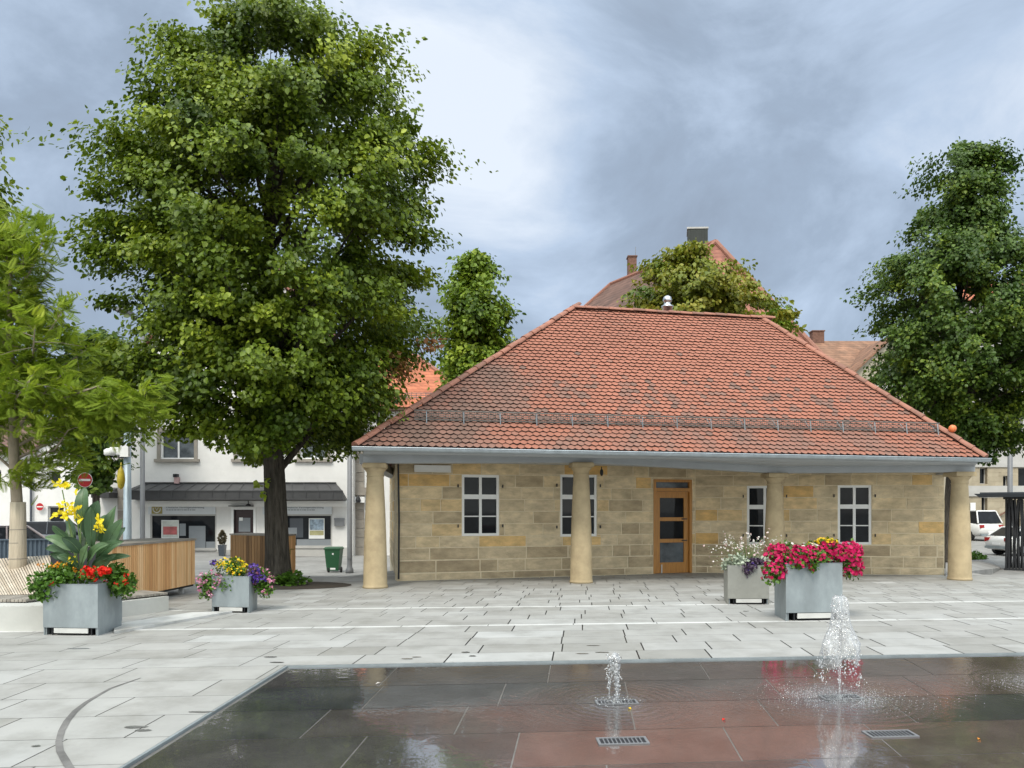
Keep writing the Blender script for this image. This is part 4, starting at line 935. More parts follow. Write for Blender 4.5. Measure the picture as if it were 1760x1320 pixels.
def righthouse():
    d=56; X=lambda px:(px-880)/F0*d; Z=lambda py:EYE+(HZ-py)/F0*d
    t=thing('stone_based_building','grey building with pale sandstone openings behind the parked white cars','building',(X(1760),d,.05))
    F=FR((X(1640),d),(X(2050),d)); A=lambda px:X(px)-X(1640)
    zg=-.5; ops=[(A(1684),A(1697),Z(832),Z(804)),(A(1724),A(1734),Z(842),Z(818)),(A(1750),A(1790),Z(846),Z(803)),(A(1687),A(1697),Z(912),Z(854)),(A(1644),A(1656),Z(832),Z(804)),(A(1820),A(1850),Z(832),Z(804)),(A(1700),A(1718),Z(745),Z(705)),(A(1740),A(1758),Z(745),Z(705)),(A(1700),A(1718),Z(665),Z(630)),(A(1740),A(1758),Z(665),Z(630)),(A(1655),A(1668),Z(745),Z(705)),(A(1655),A(1668),Z(665),Z(630)),(A(1745),A(1760),Z(570),Z(545))]
    mb=MB(); panels(mb,F,0,F.L,zg,Z(802),ops[:6],.5,.5,1); panels(mb,F,0,F.L,Z(802),Z(520),ops[6:],.5,.5,0)
    F.box(mb,0,F.L,-5,-.52,zg,Z(520),.5,0)
    w=build('wall',mb,[M_plg,M_sand2],t)
    mb=MB(); F.box(mb,0,F.L,.0,.12,Z(853),Z(835)); F.box(mb,0,F.L,0,.1,Z(803),Z(796)); build('string_course',mb,M_plg,t)
    mb=MB(); r=random.Random(9); panels(mb,F,A(1600),F.L,Z(915),Z(854),[ops[3]],.0,.5) if False else None
    zs=[Z(913)+k*.42 for k in range(7)]; blocks(mb,F,0,F.L,[z for z in zs if z<Z(853)]+[Z(853)],[ops[3]],r,.7,1.3,off=.0,gap=.006); blocks(mb,F,0,F.L,[Z(835),Z(828),Z(820),Z(812),Z(804)],ops[:6],r,.6,1.2,gap=.006); build('stone_facing',mb,M_sand2,w)
    for q in ops:
        window(F,q,t,frame=M_plg,rows=(),cols=1,off=-.3,fw=.06)
    mb=MB(); ze=Z(520); q=[F.p(-.4,.6,ze),F.p(F.L,.6,ze),F.p(F.L,-2.5,ze+2.2),F.p(2.6,-2.5,ze+2.2)]; mb.add(q,[(0,1,2,3)]); mb.add([F.p(-.4,.6,ze),F.p(2.6,-2.5,ze+2.2),F.p(-.4,-5.2,ze)],[(0,1,2)]); mb.add([F.p(2.6,-2.5,ze+2.2),F.p(F.L,-2.5,ze+2.2),F.p(F.L,-5.2,ze),F.p(-.4,-5.2,ze)],[(0,1,2,3)]); build('roof',mb,M_roof_o,t)
    mb=MB(); mb.tube([F.p(A(1709),.15,Z(890)),F.p(A(1726),.15,Z(880))],.06,5); build('hand_rail',mb,M_brick,t)
    mb=MB(); F.box(mb,A(1666),A(1675),.1,.14,Z(880),Z(864)); build('wall_notice',mb,M_white,t)
righthouse()
def lefthouse():
    d=47; X=lambda px:(px-880)/F0*d; Z=lambda py:EYE+(HZ-py)/F0*d
    t=thing('white_side_house','white plastered house with brown roof beyond the parked cars','building',(X(80),d,-.3))
    F=FR((X(-260),d),(X(168),d)); A=lambda px:X(px)-X(-260)
    ops=[(A(82),A(110),Z(905),Z(870)),(A(-60),A(-38),Z(905),Z(870)),(A(84),A(104),Z(830),Z(808)),(A(-20),A(2),Z(830),Z(808))]
    mb=MB(); panels(mb,F,0,F.L,-.7,Z(775),ops,.4); F.box(mb,0,F.L,-10,-.42,-.7,Z(775)); 
    g=A(118); mb.prism([F.p(A(60),.05,Z(776)),F.p(A(168),.05,Z(776)),F.p(g,.05,Z(728))],F.n*-.5); build('wall',mb,M_plw,t)
    mb=MB(); ze=Z(780); dd=5; zr=EYE+(HZ-718)/F0*(d+dd); mb.add([F.p(-.4,.5,ze),F.p(A(66),.5,ze),F.p(A(100),-dd,zr),F.p(-.4,-dd,zr)],[(0,1,2,3)]); mb.add([F.p(-.4,-dd,zr),F.p(A(100),-dd,zr),F.p(A(168),-10,ze),F.p(-.4,-10,ze)],[(0,1,2,3)])
    for s,e in ((A(56),g),(A(172),g)):
        q=[F.p(s,.3,Z(780)),F.p(e,.3,Z(727)),F.p(e,-6,Z(727)),F.p(s,-6,Z(780))]; mb.hexa(q+[p+V((0,0,.15)) for p in q])
    build('roof',mb,M_roof_b,t)
    for q in ops: window(F,q,t,frame=M_plg,rows=(),cols=1,off=-.12,fw=.08)
    mb=MB(); mb.tube([F.p(A(56),.15,-.4),F.p(A(56),.15,Z(800)),F.p(A(60),.15,Z(794))],.07,8); build('downpipe',mb,M_card,t)
lefthouse()
mb=MB(); r=random.Random(4)
prof=[(-420,35),(-300,30),(-200,26),(-140,27),(-95,24),(-60,20),(-20,15),(60,14),(160,12),(300,9)]
for k,(x,h) in enumerate(prof): mb.v+=[(x,150+abs(x)*.1,-2),(x,200+abs(x)*.1,h),(x,330,h*1.1)]
for k in range(len(prof)-1):
    for j in range(2): mb.f.append([3*k+j,3*k+3+j,3*k+4+j,3*k+1+j]); mb.t.append(.5); mb.m.append(0)
tag(build('hill',mb,M_hill,smooth=True),kind='structure')
# ------------------------------------------------------------------ TREES
def crown_pts(profile,d,ax,nb,rb,shell=.42,flat=.5,seed=1,front=.62,dscale=.95):
    rg=np.random.default_rng(seed); zs=[];l=[];r=[]
    for py,pl,pr in profile: zs.append(EYE+(HZ-py)/F0*d); l.append((ax-pl)/F0*d); r.append((pr-ax)/F0*d)
    zs=np.array(zs)[::-1]; l=np.array(l)[::-1]; r=np.array(r)[::-1]
    zz=rg.uniform(zs[0],zs[-1],nb*3); wd=(np.interp(zz,zs,l)+np.interp(zz,zs,r)); keep=rg.random(nb*3)<(wd/wd.max())**.9
    zz=zz[keep][:nb]; n=len(zz); th=rg.uniform(0,2*np.pi,n); th=np.where((np.sin(th)>0)&(rg.random(n)<front-.3),-th,th)
    w=(1+np.cos(th))/2; R=np.interp(zz,zs,r)*w+np.interp(zz,zs,l)*(1-w)
    f=np.sqrt(rg.uniform(shell**2,1,n)); rad=np.maximum(R*f-rb*1.0,R*.08); zz=np.minimum(zz,zs[-1]-rb*(.75+.5*rg.random(n)))
    # lumpiness
    C=np.c_[rad*np.cos(th),rad*np.sin(th)*dscale,zz]; O=np.c_[np.cos(th),np.sin(th),np.zeros(n)]
    return C,O,rg
def spray(C,O,rb,per,rg,flat=.42,droop=.55,size=.12):
    n=len(C); tot=n*per; idx=np.repeat(np.arange(n),per)
    sc=rg.uniform(.65,1.35,n)[idx]*rb
    p=nrm(rg.normal(0,1,(tot,3)))*(rg.random((tot,1))**.45); 
    o=O[idx]; side=np.c_[-o[:,1],o[:,0],np.zeros(tot)]
    along=p[:,0]; lat=p[:,1]; up=p[:,2]
    # lobed edge of the spray
    ang=np.arctan2(lat,along); ph=rg.uniform(0,6.28,n)[idx]; lob=1+.28*np.sin(3*ang+ph)+.2*np.sin(5*ang-ph*2)
    pos=C[idx]+(o*(along*lob*1.45)[:,None]+side*(lat*lob*.85)[:,None])*sc[:,None]; pos[:,2]+=up*flat*sc-droop*.5*sc*np.maximum(0,along)**2*1.2
    A=nrm(o*.7+rg.normal(0,.5,(tot,3))+np.array([0,0,-.6])); Nn=nrm(np.array([0,0,1])*.65+o*.8+rg.normal(0,.42,(tot,3)))
    s=size*rg.uniform(.5,1.35,tot)
    return pos,A,Nn,s,idx
def tree(name,label,base,profile,nb,rb,per,size,leaf,bark,tr,th,seed,lean=(0,0),flat=.42,shell=.42,group=None,tintb=0,front=.62,T=LEAF,ax=None,crownd=None,droop=.55,nlimb=70,holes=True):
    t=thing(name,label,'tree',base,group); d=base.y; ax=ax if ax is not None else 880+base.x/d*F0
    C,O,rg=crown_pts(profile,d,ax,nb,rb,shell,seed=seed,front=front)
    axx=(ax-880)/F0*d
    C[:,0]+=axx; C[:,1]+=d
    # noise holes
    from mathutils import noise
    if holes:
        kp=np.array([noise.noise(V(c)*.62+V((seed,0,0)))>(-.20 if seed==31 else -.30) for c in C]); C=C[kp]; O=O[kp]
    pos,A,Nn,s,idx=spray(C,O,rb,per,rg,flat,droop,size)
    Vv,Ff=inst(pos,A,Nn,s,T)
    bt=rg.normal(.42+tintb,.17,len(C))[idx]; lt=np.clip(bt+rg.normal(0,.14,len(pos)),0,1)
    npmesh('crown',Vv,Ff,leaf,t,np.repeat(lt,len(T[1])))
    mb=MB(); top=max(c[2] for c in C); H=top-base.z; n=26; pts=[];rs=[]; r_=random.Random(seed)
    hx=axx-base.x
    for i in range(n+1):
        k=i/n; z=base.z-.1+H*.86*k; x=base.x+lean[0]*min(1,k*3)*(1 if k<.33 else 1)+hx*k; y=base.y+lean[1]*k
        pts.append((x+.05*tr*math.sin(7*k),y+.05*tr*math.cos(9*k),z)); rr=tr*(1-k)**.8*.85+.02
        if k<.06: rr+=tr*.38*(1-k/.06)**1.5
        rs.append(rr)
    mb.tube(pts,rs,20); tk=build('trunk',mb,bark,t,True)
    # limbs to the boughs
    mb=MB(); sel=r_.sample(range(len(C)),min(nlimb,len(C)))
    for i in sel:
        c=V(C[i]); h=max(th+r_.random()**2*1.8,c.z-abs((V((c.x,c.y,0))-V((axx,d,0))).length)*r_.uniform(.45,.9)); k=min(.97,max(.02,(h-base.z+.1)/(H*.86))); j=min(n-1,int(k*n)); p0=V(pts[j]); r0=max(.02,min(rs[j]*.45,.03+.05*tr/.25))
        mid=p0.lerp(c,.5)+V((0,0,.18*(c-p0).length*.5)); q=[p0,p0.lerp(mid,.5)+V((0,0,.05)),mid,mid.lerp(c,.6),c]
        mb.tube(q,[r0,r0*.8,r0*.55,r0*.3,.008],6)
    build('limbs',mb,bark,t,True)
    return t
gb=GP(478,1003)
big=tree('linden_tree','tall dark-trunked linden whose crown fills the left of the view',gb,
 [(4,432,470),(30,380,520),(60,325,612),(100,262,680),(150,270,755),(200,225,765),(250,232,785),(300,205,785),(330,160,818),(370,158,812),(420,180,795),(470,125,785),(490,95,768),(515,110,768),(560,140,765),(620,120,742),(670,125,705),(710,150,685),(745,190,670),(772,250,650)],
 760,.50,300,.10,M_lf,M_bark,.30,EYE+(HZ-790)/F0*gb.y,31,lean=(-.1,0),ax=470,shell=.35,nlimb=110,flat=.62,droop=.4)
# withered bunches at its right side
C=np.array([P(690,640,16.0),P(735,590,16.3),P(684,625,16.2)]); O=np.array([[1,0,0]]*3,float); pos,A,Nn,s,idx=spray(C,O,.22,70,np.random.default_rng(3),1.3,.3,.10); Vv,Ff=inst(pos,A,Nn,s,LEAF)
npmesh('withered_leaves',Vv,Ff,M_dead,big,np.repeat(np.random.default_rng(4).random(len(pos)),2))
# shoots on the trunk
C=np.array([P(455,850,gb.y-.4),P(444,830,gb.y-.35),P(460,827,gb.y-.4)]); O=np.array([[0,-1,0]]*3,float); pos,A,Nn,s,idx=spray(C,O,.09,7,np.random.default_rng(8),1.3,.3,.12); Vv,Ff=inst(pos,A,Nn,s,LEAF)
npmesh('trunk_shoots',Vv,Ff,M_lf2,big,np.full(len(Ff),.9))
rb_=GP(1631,976); 
tree('linden_tree','tall linden behind the right end of the pavilion',rb_,
 [(238,1655,1680),(260,1610,1700),(285,1572,1745),(320,1552,1752),(370,1565,1738),(420,1540,1740),(440,1525,1770),(480,1475,1800),(530,1465,1830),(570,1468,1850),(620,1475,1850),(680,1500,1830),(720,1550,1790),(760,1600,1770),(790,1650,1740)],
 560,.52,220,.13,M_lf4,M_bark,.34,2.9,52,ax=1655,shell=.3,nlimb=80,flat=.8,droop=.25)
b=V((P(800,0,33).x,33,-.55)); tree('narrow_lime_tree','fresh green upright tree between orange roof and pavilion',b,
 [(432,808,852),(460,780,866),(500,755,872),(540,740,888),(580,730,908),(620,745,908),(680,745,890),(760,735,870)],300,.5,120,.18,M_lf2,M_bark,.22,2.0,61,ax=818,tintb=.08,flat=.9,shell=.3,nlimb=40,droop=.2)
b=V((P(1190,0,31).x,31,-.55)); tree('russet_tree','tree with browning leaves behind the pavilion roof ridge',b,
 [(405,1148,1162),(428,1118,1170),(445,1110,1180),(465,1085,1285),(490,1060,1300),(515,1045,1320),(535,1035,1360),(560,1035,1385),(590,1080,1370),(650,1100,1320)],260,.5,120,.17,M_lf3,M_bark,.22,3.0,72,ax=1190,tintb=.10,shell=.25,nlimb=50)
b=V((P(1330,0,33).x,33,-.55)); tree('green_tree','green-leaved tree peeping over the right hip of the pavilion',b,
 [(520,1320,1345),(540,1300,1374),(565,1290,1376),(600,1290,1370),(660,1300,1360)],50,.5,120,.19,M_lf2,M_bark,.18,3.0,73,ax=1335,shell=.2,nlimb=20,holes=False)
b=GP(-95,1003); b=V((P(-90,0,21).x,21,-.1)); tree('linden_tree','linden tree cut off by the left picture edge',b,
 [(150,-120,-60),(278,-170,10),(340,-200,30),(380,-210,78),(420,-220,95),(500,-230,110),(600,-230,120),(700,-200,100),(760,-150,60)],200,.7,150,.16,M_lf,M_bark,.27,2.6,81,ax=-70,tintb=.1,shell=.4,nlimb=40)
b=V((P(165,0,33).x,33,-.45)); tree('dark_tree','dark low tree behind the no-entry sign',b,
 [(560,110,230),(640,90,260),(720,85,250),(780,95,232),(830,130,205),(856,160,195)],160,.6,110,.19,M_lf4,M_bark,.2,1.2,91,ax=165,tintb=-.12,shell=.15,nlimb=20,holes=False)
# young locust with pale wrapped trunk
def locust():
    b=V((P(30,0,13.4).x,13.4,.1)); t=thing('young_locust_tree','young feathery-leaved tree with reed-wrapped trunk at the left','tree',b)
    d=13.4; mb=MB(); pt=lambda px,py,dd=0: P(px,py,d+dd)
    tr=[pt(30,1030),pt(31,1000),pt(31,930),pt(29,860),pt(25,800),pt(22,740),pt(26,690),pt(22,640),pt(15,560),pt(18,480),pt(20,420)]
    mb.tube(tr,[.13,.12,.10,.09,.085,.08,.07,.055,.045,.03,.015],14); tk=build('trunk',mb,M_barkp,t,True)
    w=MB(); w.tube([pt(30,1022),pt(30.5,960),pt(31,900),pt(31,863)],[.142,.135,.125,.118],20); build('trunk_wrap',w,M_wrap,tk,True)
    for y in (910,933,960): w=MB(); w.tube([pt(30.5,y+.6),pt(30.5,y-.6)],.139 if y>940 else .132,20); build('tie',w,M_woodg,tk,True)
    w=MB(); w.tube([pt(30,994.5),pt(30,991)],.1405,20); w.tube([pt(22,992,-.14),pt(29,997,-.155),pt(38,992,-.12)],.012,5); build('blue_ribbon',w,M_blue,tk,True)
    r=random.Random(12); mb=MB(); tips=[]
    for (s,e,dd) in (((28,830),(82,796),-.3),((28,812),(-50,740),.2),((24,770),(140,690),.4),((24,750),(110,640),-.6),((26,700),(-70,600),-.4),((26,700),(230,690),-.9),((24,680),(150,600),.5),((20,640),(110,530),-.5),((18,600),(-60,500),.5),((16,560),(90,460),.6),((18,520),(80,400),-.3),((19,470),(40,385),.1),((18,480),(-60,420),-.2),((24,740),(-100,690),-.7),((26,720),(60,640),-1.2),((24,650),(60,560),-1.2),((60,700),(180,660),-1.3),((25,700),(270,700),-.5),((25,800),(120,735),-.7),((25,790),(180,700),.3)):
        a=pt(*s); b2=pt(*e,dd); m=a.lerp(b2,.5)+V((r.gauss(0,.08),r.gauss(0,.08),-.04)); mb.tube([a,m,b2],[.028,.018,.007],6)
        n=r.randint(12,16)
        for k in range(n): 
            q=a.lerp(m,k/n*2) if k<n/2 else m.lerp(b2,k/n*2-1)
            if k>n*.25:
                e2=q+V((r.gauss(0,.34),r.gauss(0,.34),r.gauss(0,.16))); mb.tube([q,q.lerp(e2,.5)+V((0,0,.03)),e2],[.007,.005,.003],4,cap=False); tips+=[(q.lerp(e2,.5),b2-a),(e2,b2-a),(e2.lerp(q,.25),b2-a)]
        tips+=[(b2,b2-a)]*2
    build('limbs',mb,M_barkp,t,True)
    rg=np.random.default_rng(5); per=4; Cn=np.array([p for p,_ in tips]); Dn=nrm(np.array([v for _,v in tips])); idx=np.repeat(np.arange(len(tips)),per); n=len(idx)
    # extra mass filling the crown
    prof=[(372,-10,40),(400,-60,78),(440,-80,100),(500,-90,85),(540,-95,110),(580,-95,165),(640,-100,165),(680,-100,170),(720,-90,220),(750,-60,190)]
    Cc,Oo,_=crown_pts(prof,d,20,260,.2,.05,seed=6,dscale=.8); Cc[:,0]+=P(20,0,d).x; Cc[:,1]+=d
    C2,O2,_=crown_pts([(665,220,240),(690,180,300),(715,175,300),(735,200,260)],d-.6,215,46,.12,.05,seed=9,dscale=.9); C2[:,0]+=P(215,0,d-.6).x; C2[:,1]+=d-.6
    C3=np.r_[Cc,C2]; O3=np.r_[Oo,O2]; i3=np.repeat(np.arange(len(C3)),6); n3=len(i3)
    p=np.r_[Cn[idx]+rg.normal(0,.05,(n,3)),C3[i3]+rg.normal(0,.14,(n3,3))]
    A=np.r_[Dn[idx]*.8,O3[i3]*.9+np.array([.25,-.1,0])]+rg.normal(0,.5,(n+n3,3))+np.array([.1,0,-.12]); Nn=np.array([0,-.25,1.])+rg.normal(0,.35,(n+n3,3))
    s=rg.uniform(.17,.30,n+n3); Vv,Ff=inst(p,A,Nn,s,PINN); tt=np.clip(np.r_[rg.normal(.5,.12,len(tips))[idx],rg.normal(.45,.15,len(C3))[i3]]+rg.normal(0,.12,n+n3),0,1)
    npmesh('crown',Vv,Ff,M_loc,t,np.repeat(tt,len(PINN[1])))
locust()
def shrub(name,label,c,rx,ry,h,n,size,leaf,tint=.5,seed=1,T=LEAF):
    t=thing(name,label,'plant',c); rg=np.random.default_rng(seed); a=rg.random(n)*6.28; r=np.sqrt(rg.random(n)); hh=rg.random(n)**.7*np.sqrt(np.maximum(0,1-r*r*.8))
    p=np.c_[c[0]+rx*r*np.cos(a),c[1]+ry*r*np.sin(a),c[2]+h*hh]; o=np.c_[np.cos(a),np.sin(a),np.zeros(n)]
    Vv,Ff=inst(p,o*.7+rg.normal(0,.5,(n,3))+np.array([0,0,.3]),np.array([0,0,1.])+o*.3+rg.normal(0,.4,(n,3)),size*rg.uniform(.6,1.3,n),T)
    npmesh('foliage',Vv,Ff,leaf,t,np.repeat(np.clip(rg.normal(tint,.2,n),0,1),len(T[1])))
    mb=MB(); c=V(c)
    for k in range(7): a_=k*.9; mb.tube([c,c+V((rx*.5*math.cos(a_),ry*.5*math.sin(a_),h*.7))],[.012,.005],5)
    build('stem',mb,M_stem,t); return t
c=GP(503,1006); shrub('shoot_shrub','low green shoots at the foot of the big linden',c,.32,.25,.28,260,.10,M_ger,.45,3)
c=GP(1668,966); shrub('bed_shrub','low bright green plant in the bed right of the last column',c,.55,.5,.42,420,.14,M_ger,.6,4)
mb=MB(); c=GP(485,1009); n=20
mb.add([(c.x-.1+1.5*math.cos(k/n*6.283),c.y+.3+.9*math.sin(k/n*6.283),gz(c.x,c.y+.9*math.sin(k/n*6.283))+.008) for k in range(n)],[tuple(range(n))]); tag(build('tree_pit_soil',mb,M_soil),kind='structure')
q=[GP(1625,990),GP(1720,979),GP(1700,962),GP(1625,965)]; mb=MB(); mb.hexa([p-V((0,0,.4)) for p in q]+[p+V((0,0,.06)) for p in q]); tag(build('planting_bed',mb,M_cob),kind='structure')
# ------------------------------------------------------------------ PLANTERS
def planter(A,B,D,h,m,label):
    ctr=(A+B)/2+D/2; t=thing('metal_planter',label,'planter',(ctr.x,ctr.y,0),'metal flower planters on the plaza')
    a=(B-A); dl=D; q=lambda s,u,z:A+a*s+dl*u+V((0,0,z)); f=.085*h/.8+.03
    mb=MB(); th=.02
    def bx(s0,s1,u0,u1,z0,z1,m_=0): mb.hexa([q(s0,u0,z0),q(s1,u0,z0),q(s1,u1,z0),q(s0,u1,z0),q(s0,u0,z1),q(s1,u0,z1),q(s1,u1,z1),q(s0,u1,z1)],.5,m_)
    bx(0,1,0,th,f,h); bx(0,1,1-th,1,f,h); bx(0,th,th,1-th,.0,h); bx(1-th,1,th,1-th,.0,h); bx(th,1-th,th,1-th,f,f+.02)
    bx(-.004,1.004,-.006,.018,h,h+.006); bx(-.004,.02,.018,1,h,h+.006); bx(.98,1.004,.018,1,h,h+.006)
    build('box',mb,m,t)
    mb=MB(); bx(th,1-th,th,1-th,h*.72,h*.90); build('soil',mb,M_soil,t)
    mb=MB(); bx(.2,.82,-.004,.03,f*.30,f*.93); build('foot_rail',mb,M_foot,t)
    for s in (.03,.14,.86,.95): mb=MB(); bx(s,s+.02,.03,.30,0,f); build('foot',mb,M_black if s in(.14,.86) else M_galv,t)
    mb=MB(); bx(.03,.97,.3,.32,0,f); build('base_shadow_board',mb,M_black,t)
    return t
pA,pB=GP(74,1092),GP(168,1093); p1=(pA,pB,V((-.03,.68,0)),.655)
planter(*p1,M_galv,'grey metal planter holding tall yellow canna lilies')
pA2,pB2=GP(364,1053),GP(428,1054); p2=(pA2,pB2,V((-.05,.55,0)),.57); planter(*p2,M_galv,'grey metal planter beside the big tree with yellow and pink flowers')
pA3,pB3=GP(1251,1039),GP(1322,1039); p3=(pA3,pB3,V((.10,.62,0)),.665); planter(*p3,M_galv2,'warm grey metal planter with small white flowers before the third column')
pA4,pB4=GP(1351,1068),GP(1448,1066); p4=(pA4,pB4,V((.07,.70,0)),.835); planter(*p4,M_galv,'largest metal planter, overflowing with magenta petunias')
def bunch(name,label,blobs,leafm_,nleaf,lsize,flm_,nfl,fsize,T=FL5,seed=1,tint=.5,ftop=False,cluster=0,stems=True,fcat='plant',droop=0,group=None,shell=.55):
    c0=V(blobs[0][0]); root=V((c0.x,c0.y,c0.z-blobs[0][1][2]*.4)); t=thing(name,label,fcat,root,group); rg=np.random.default_rng(seed)
    vol=np.array([b[1][0]*b[1][1]*b[1][2] for b in blobs])**(2/3); pr=vol/vol.sum()
    def smp(n,sh):
        i=rg.choice(len(blobs),n,p=pr); u=nrm(rg.normal(0,1,(n,3))); c=np.array([b[0] for b in blobs])[i]; R=np.array([b[1] for b in blobs])[i]
        f=(sh+(1-sh)*rg.random(n))[:,None]*(1+.12*np.sin(u[:,[0]]*9+u[:,[2]]*7)); return c+u*R*f,nrm(u/R),i
    if nleaf:
        p,u,_=smp(nleaf,.15); Vv,Ff=inst(p,u*.5+rg.normal(0,.6,(nleaf,3)),u+np.array([0,0,.6])+rg.normal(0,.4,(nleaf,3)),lsize*rg.uniform(.6,1.3,nleaf),LEAF)
        npmesh('foliage',Vv,Ff,leafm_,t,np.repeat(np.clip(rg.normal(tint,.2,nleaf),0,1),2))
    if nfl:
        m=nfl
        p,u,_=smp(m*3,shell+.25)
        ok=(u[:,2]>-.5)&((u[:,1]<.35)|(u[:,2]>.2)); 
        if ftop: ok&=u[:,2]>.05
        p=p[ok][:m];u=u[ok][:m]; m=len(p)
        if cluster:
            k=cluster; p=np.repeat(p,k,0)+nrm(rg.normal(0,1,(m*k,3)))*fsize*1.6*rg.random((m*k,1))**.3; u=nrm(p-np.repeat(p.reshape(m,k,3).mean(1),k,0))+np.array([0,-.3,.4]); m=m*k
        Vv,Ff=inst(p+u*.01,rg.normal(0,1,(m,3)),u+rg.normal(0,.3,(m,3))+np.array([0,-.25,.15]),fsize*rg.uniform(.7,1.2,m),T)
        npmesh('blossoms',Vv,Ff,flm_,t,np.repeat(rg.random(m),len(T[1])))
    if stems:
        mb=MB(); 
        for k in range(8): b=V(blobs[rg.integers(len(blobs))][0]); mb.tube([root,root.lerp(b,.6)+V((0,0,.03)),b],[.006,.005,.003],4)
        build('stems',mb,M_stem,t)
    return t
# --- planter 4: petunias
c4=(pA4+pB4)/2+p4[2]/2; w4=(pB4-pA4).length
def at(px,py,d): return tuple(P(px,py,d))
d4=pA4.y
bunch('petunia_plant','magenta petunias spilling over the left corner of the largest planter',[(at(1355,965,d4+.15),(.24,.28,.14)),(at(1330,985,d4+.12),(.17,.22,.17)),(at(1385,952,d4+.3),(.25,.25,.12)),(at(1336,950,d4+.25),(.17,.2,.12))],M_ger,1100,.05,M_fm,560,.029,seed=2,tint=.5,group='magenta petunias in the largest planter')
bunch('petunia_plant','magenta petunias hanging over the right side of the largest planter',[(at(1450,958,d4+.3),(.22,.28,.17)),(at(1462,975,d4+.25),(.13,.25,.20)),(at(1425,947,d4+.35),(.22,.25,.13)),(at(1462,948,d4+.4),(.15,.22,.14))],M_ger,900,.05,M_fm,640,.029,seed=3,tint=.4,group='magenta petunias in the largest planter')
bunch('petunia_plant','green trailing petunia with few blossoms at the front rim of the largest planter',[(at(1400,958,d4+.12),(.22,.16,.10)),(at(1398,975,d4-.01),(.05,.04,.07)),(at(1375,972,d4-.01),(.06,.04,.06))],M_ger,700,.05,M_fm,60,.030,seed=4,tint=.5,group='magenta petunias in the largest planter')
bunch('yellow_daisy_plant','yellow daisies on top of the magenta petunias',[(at(1420,932,d4+.45),(.17,.16,.06)),(at(1398,936,d4+.45),(.08,.1,.05))],M_ger,200,.045,M_fy,90,.022,T=DAISY,seed=5,ftop=True)
bunch('blush_petunia_plant','pale pink blossoms along the top of the petunias',[(at(1390,940,d4+.4),(.15,.15,.05)),(at(1352,935,d4+.4),(.08,.1,.04))],M_ger,100,.045,M_fw,22,.024,seed=6,ftop=True)
# --- planter 3
d3=pA3.y
bunch('dusty_miller_plant','silver-leaved plant at the left of the white-flowered planter',[(at(1268,966,d3+.2),(.20,.22,.13)),(at(1250,972,d3+.2),(.10,.12,.1)),(at(1305,965,d3+.3),(.2,.2,.1))],M_silv,800,.055,None,0,0,seed=7)
bunch('purple_trailing_plant','dark purple trailing plant over the rim of the white-flowered planter',[(at(1288,975,d3+.0),(.13,.10,.08)),(at(1284,985,d3-.02),(.04,.03,.08)),(at(1300,966,d3+.15),(.16,.15,.07))],M_purl,500,.045,M_fv,14,.018,seed=8)
def gaura():
    root=V(at(1285,975,d3+.3)); t=thing('gaura_plant','airy gaura with small white blossoms on thin stems','plant',root); rg=random.Random(9); mb=MB(); ps=[];
    for k in range(75):
        px=rg.gauss(1283,26); py=rg.gauss(938,14)-.0015*0; px=min(max(px,1222),1345); py=min(max(py,906),972)
        if k<9: px,py=[(1210,938),(1217,943),(1223,949),(1220,957),(1226,965),(1222,974),(1255,920),(1247,927),(1240,932)][k]
        e=P(px,py,d3+.3+rg.gauss(0,.18)); m=root.lerp(e,.55)+V((0,0,.10)); mb.tube([root,m,e],[.003,.002,.0015],4,cap=False); ps.append(e)
        for j in range(3): ps.append(m.lerp(e,rg.uniform(.3,.95))+V((rg.gauss(0,.012),rg.gauss(0,.012),rg.gauss(0,.012))))
    build('stems',mb,M_stem,t); p=np.array(ps); n=len(p); r2=np.random.default_rng(2)
    Vv,Ff=inst(p,r2.normal(0,1,(n,3)),r2.normal(0,.6,(n,3))+np.array([0,-1,.4]),r2.uniform(.010,.020,n),FL5)
    npmesh('blossoms',Vv,Ff,[M_fw,M_fpp],t,np.repeat(r2.random(n),5),mi=np.repeat((r2.random(n)<.4).astype(int),5))
gaura()
# --- planter 2
d2=pA2.y
bunch('yellow_bidens_plant','yellow daisy-like flowers on top of the planter by the tree',[(at(398,973,d2+.25),(.26,.22,.13)),(at(410,985,d2+.12),(.17,.15,.10))],M_ger,700,.04,M_fy,150,.019,T=DAISY,seed=11)
bunch('pink_geranium_plant','pink geraniums spilling over the left side of the planter by the tree',[(at(363,1000,d2+.1),(.20,.22,.17)),(at(358,1018,d2+.08),(.14,.18,.12)),(at(388,1005,d2+.02),(.17,.12,.12))],M_ger,1000,.045,M_fp,26,.017,seed=12,cluster=9,group='pink geraniums in the planter by the tree')
bunch('pink_geranium_plant','pink geraniums spilling over the right side of the planter by the tree',[(at(452,1000,d2+.3),(.17,.22,.17)),(at(456,1014,d2+.25),(.14,.18,.12)),(at(445,985,d2+.3),(.13,.15,.1))],M_ger,800,.045,M_fp,18,.017,seed=13,cluster=9,group='pink geraniums in the planter by the tree')
bunch('violet_petunia_plant','violet petunias right of the yellow flowers',[(at(436,985,d2+.15),(.09,.12,.16)),(at(444,996,d2+.15),(.12,.12,.08)),(at(368,968,d2+.2),(.05,.06,.04))],M_purl,260,.04,M_fv,95,.024,seed=14)
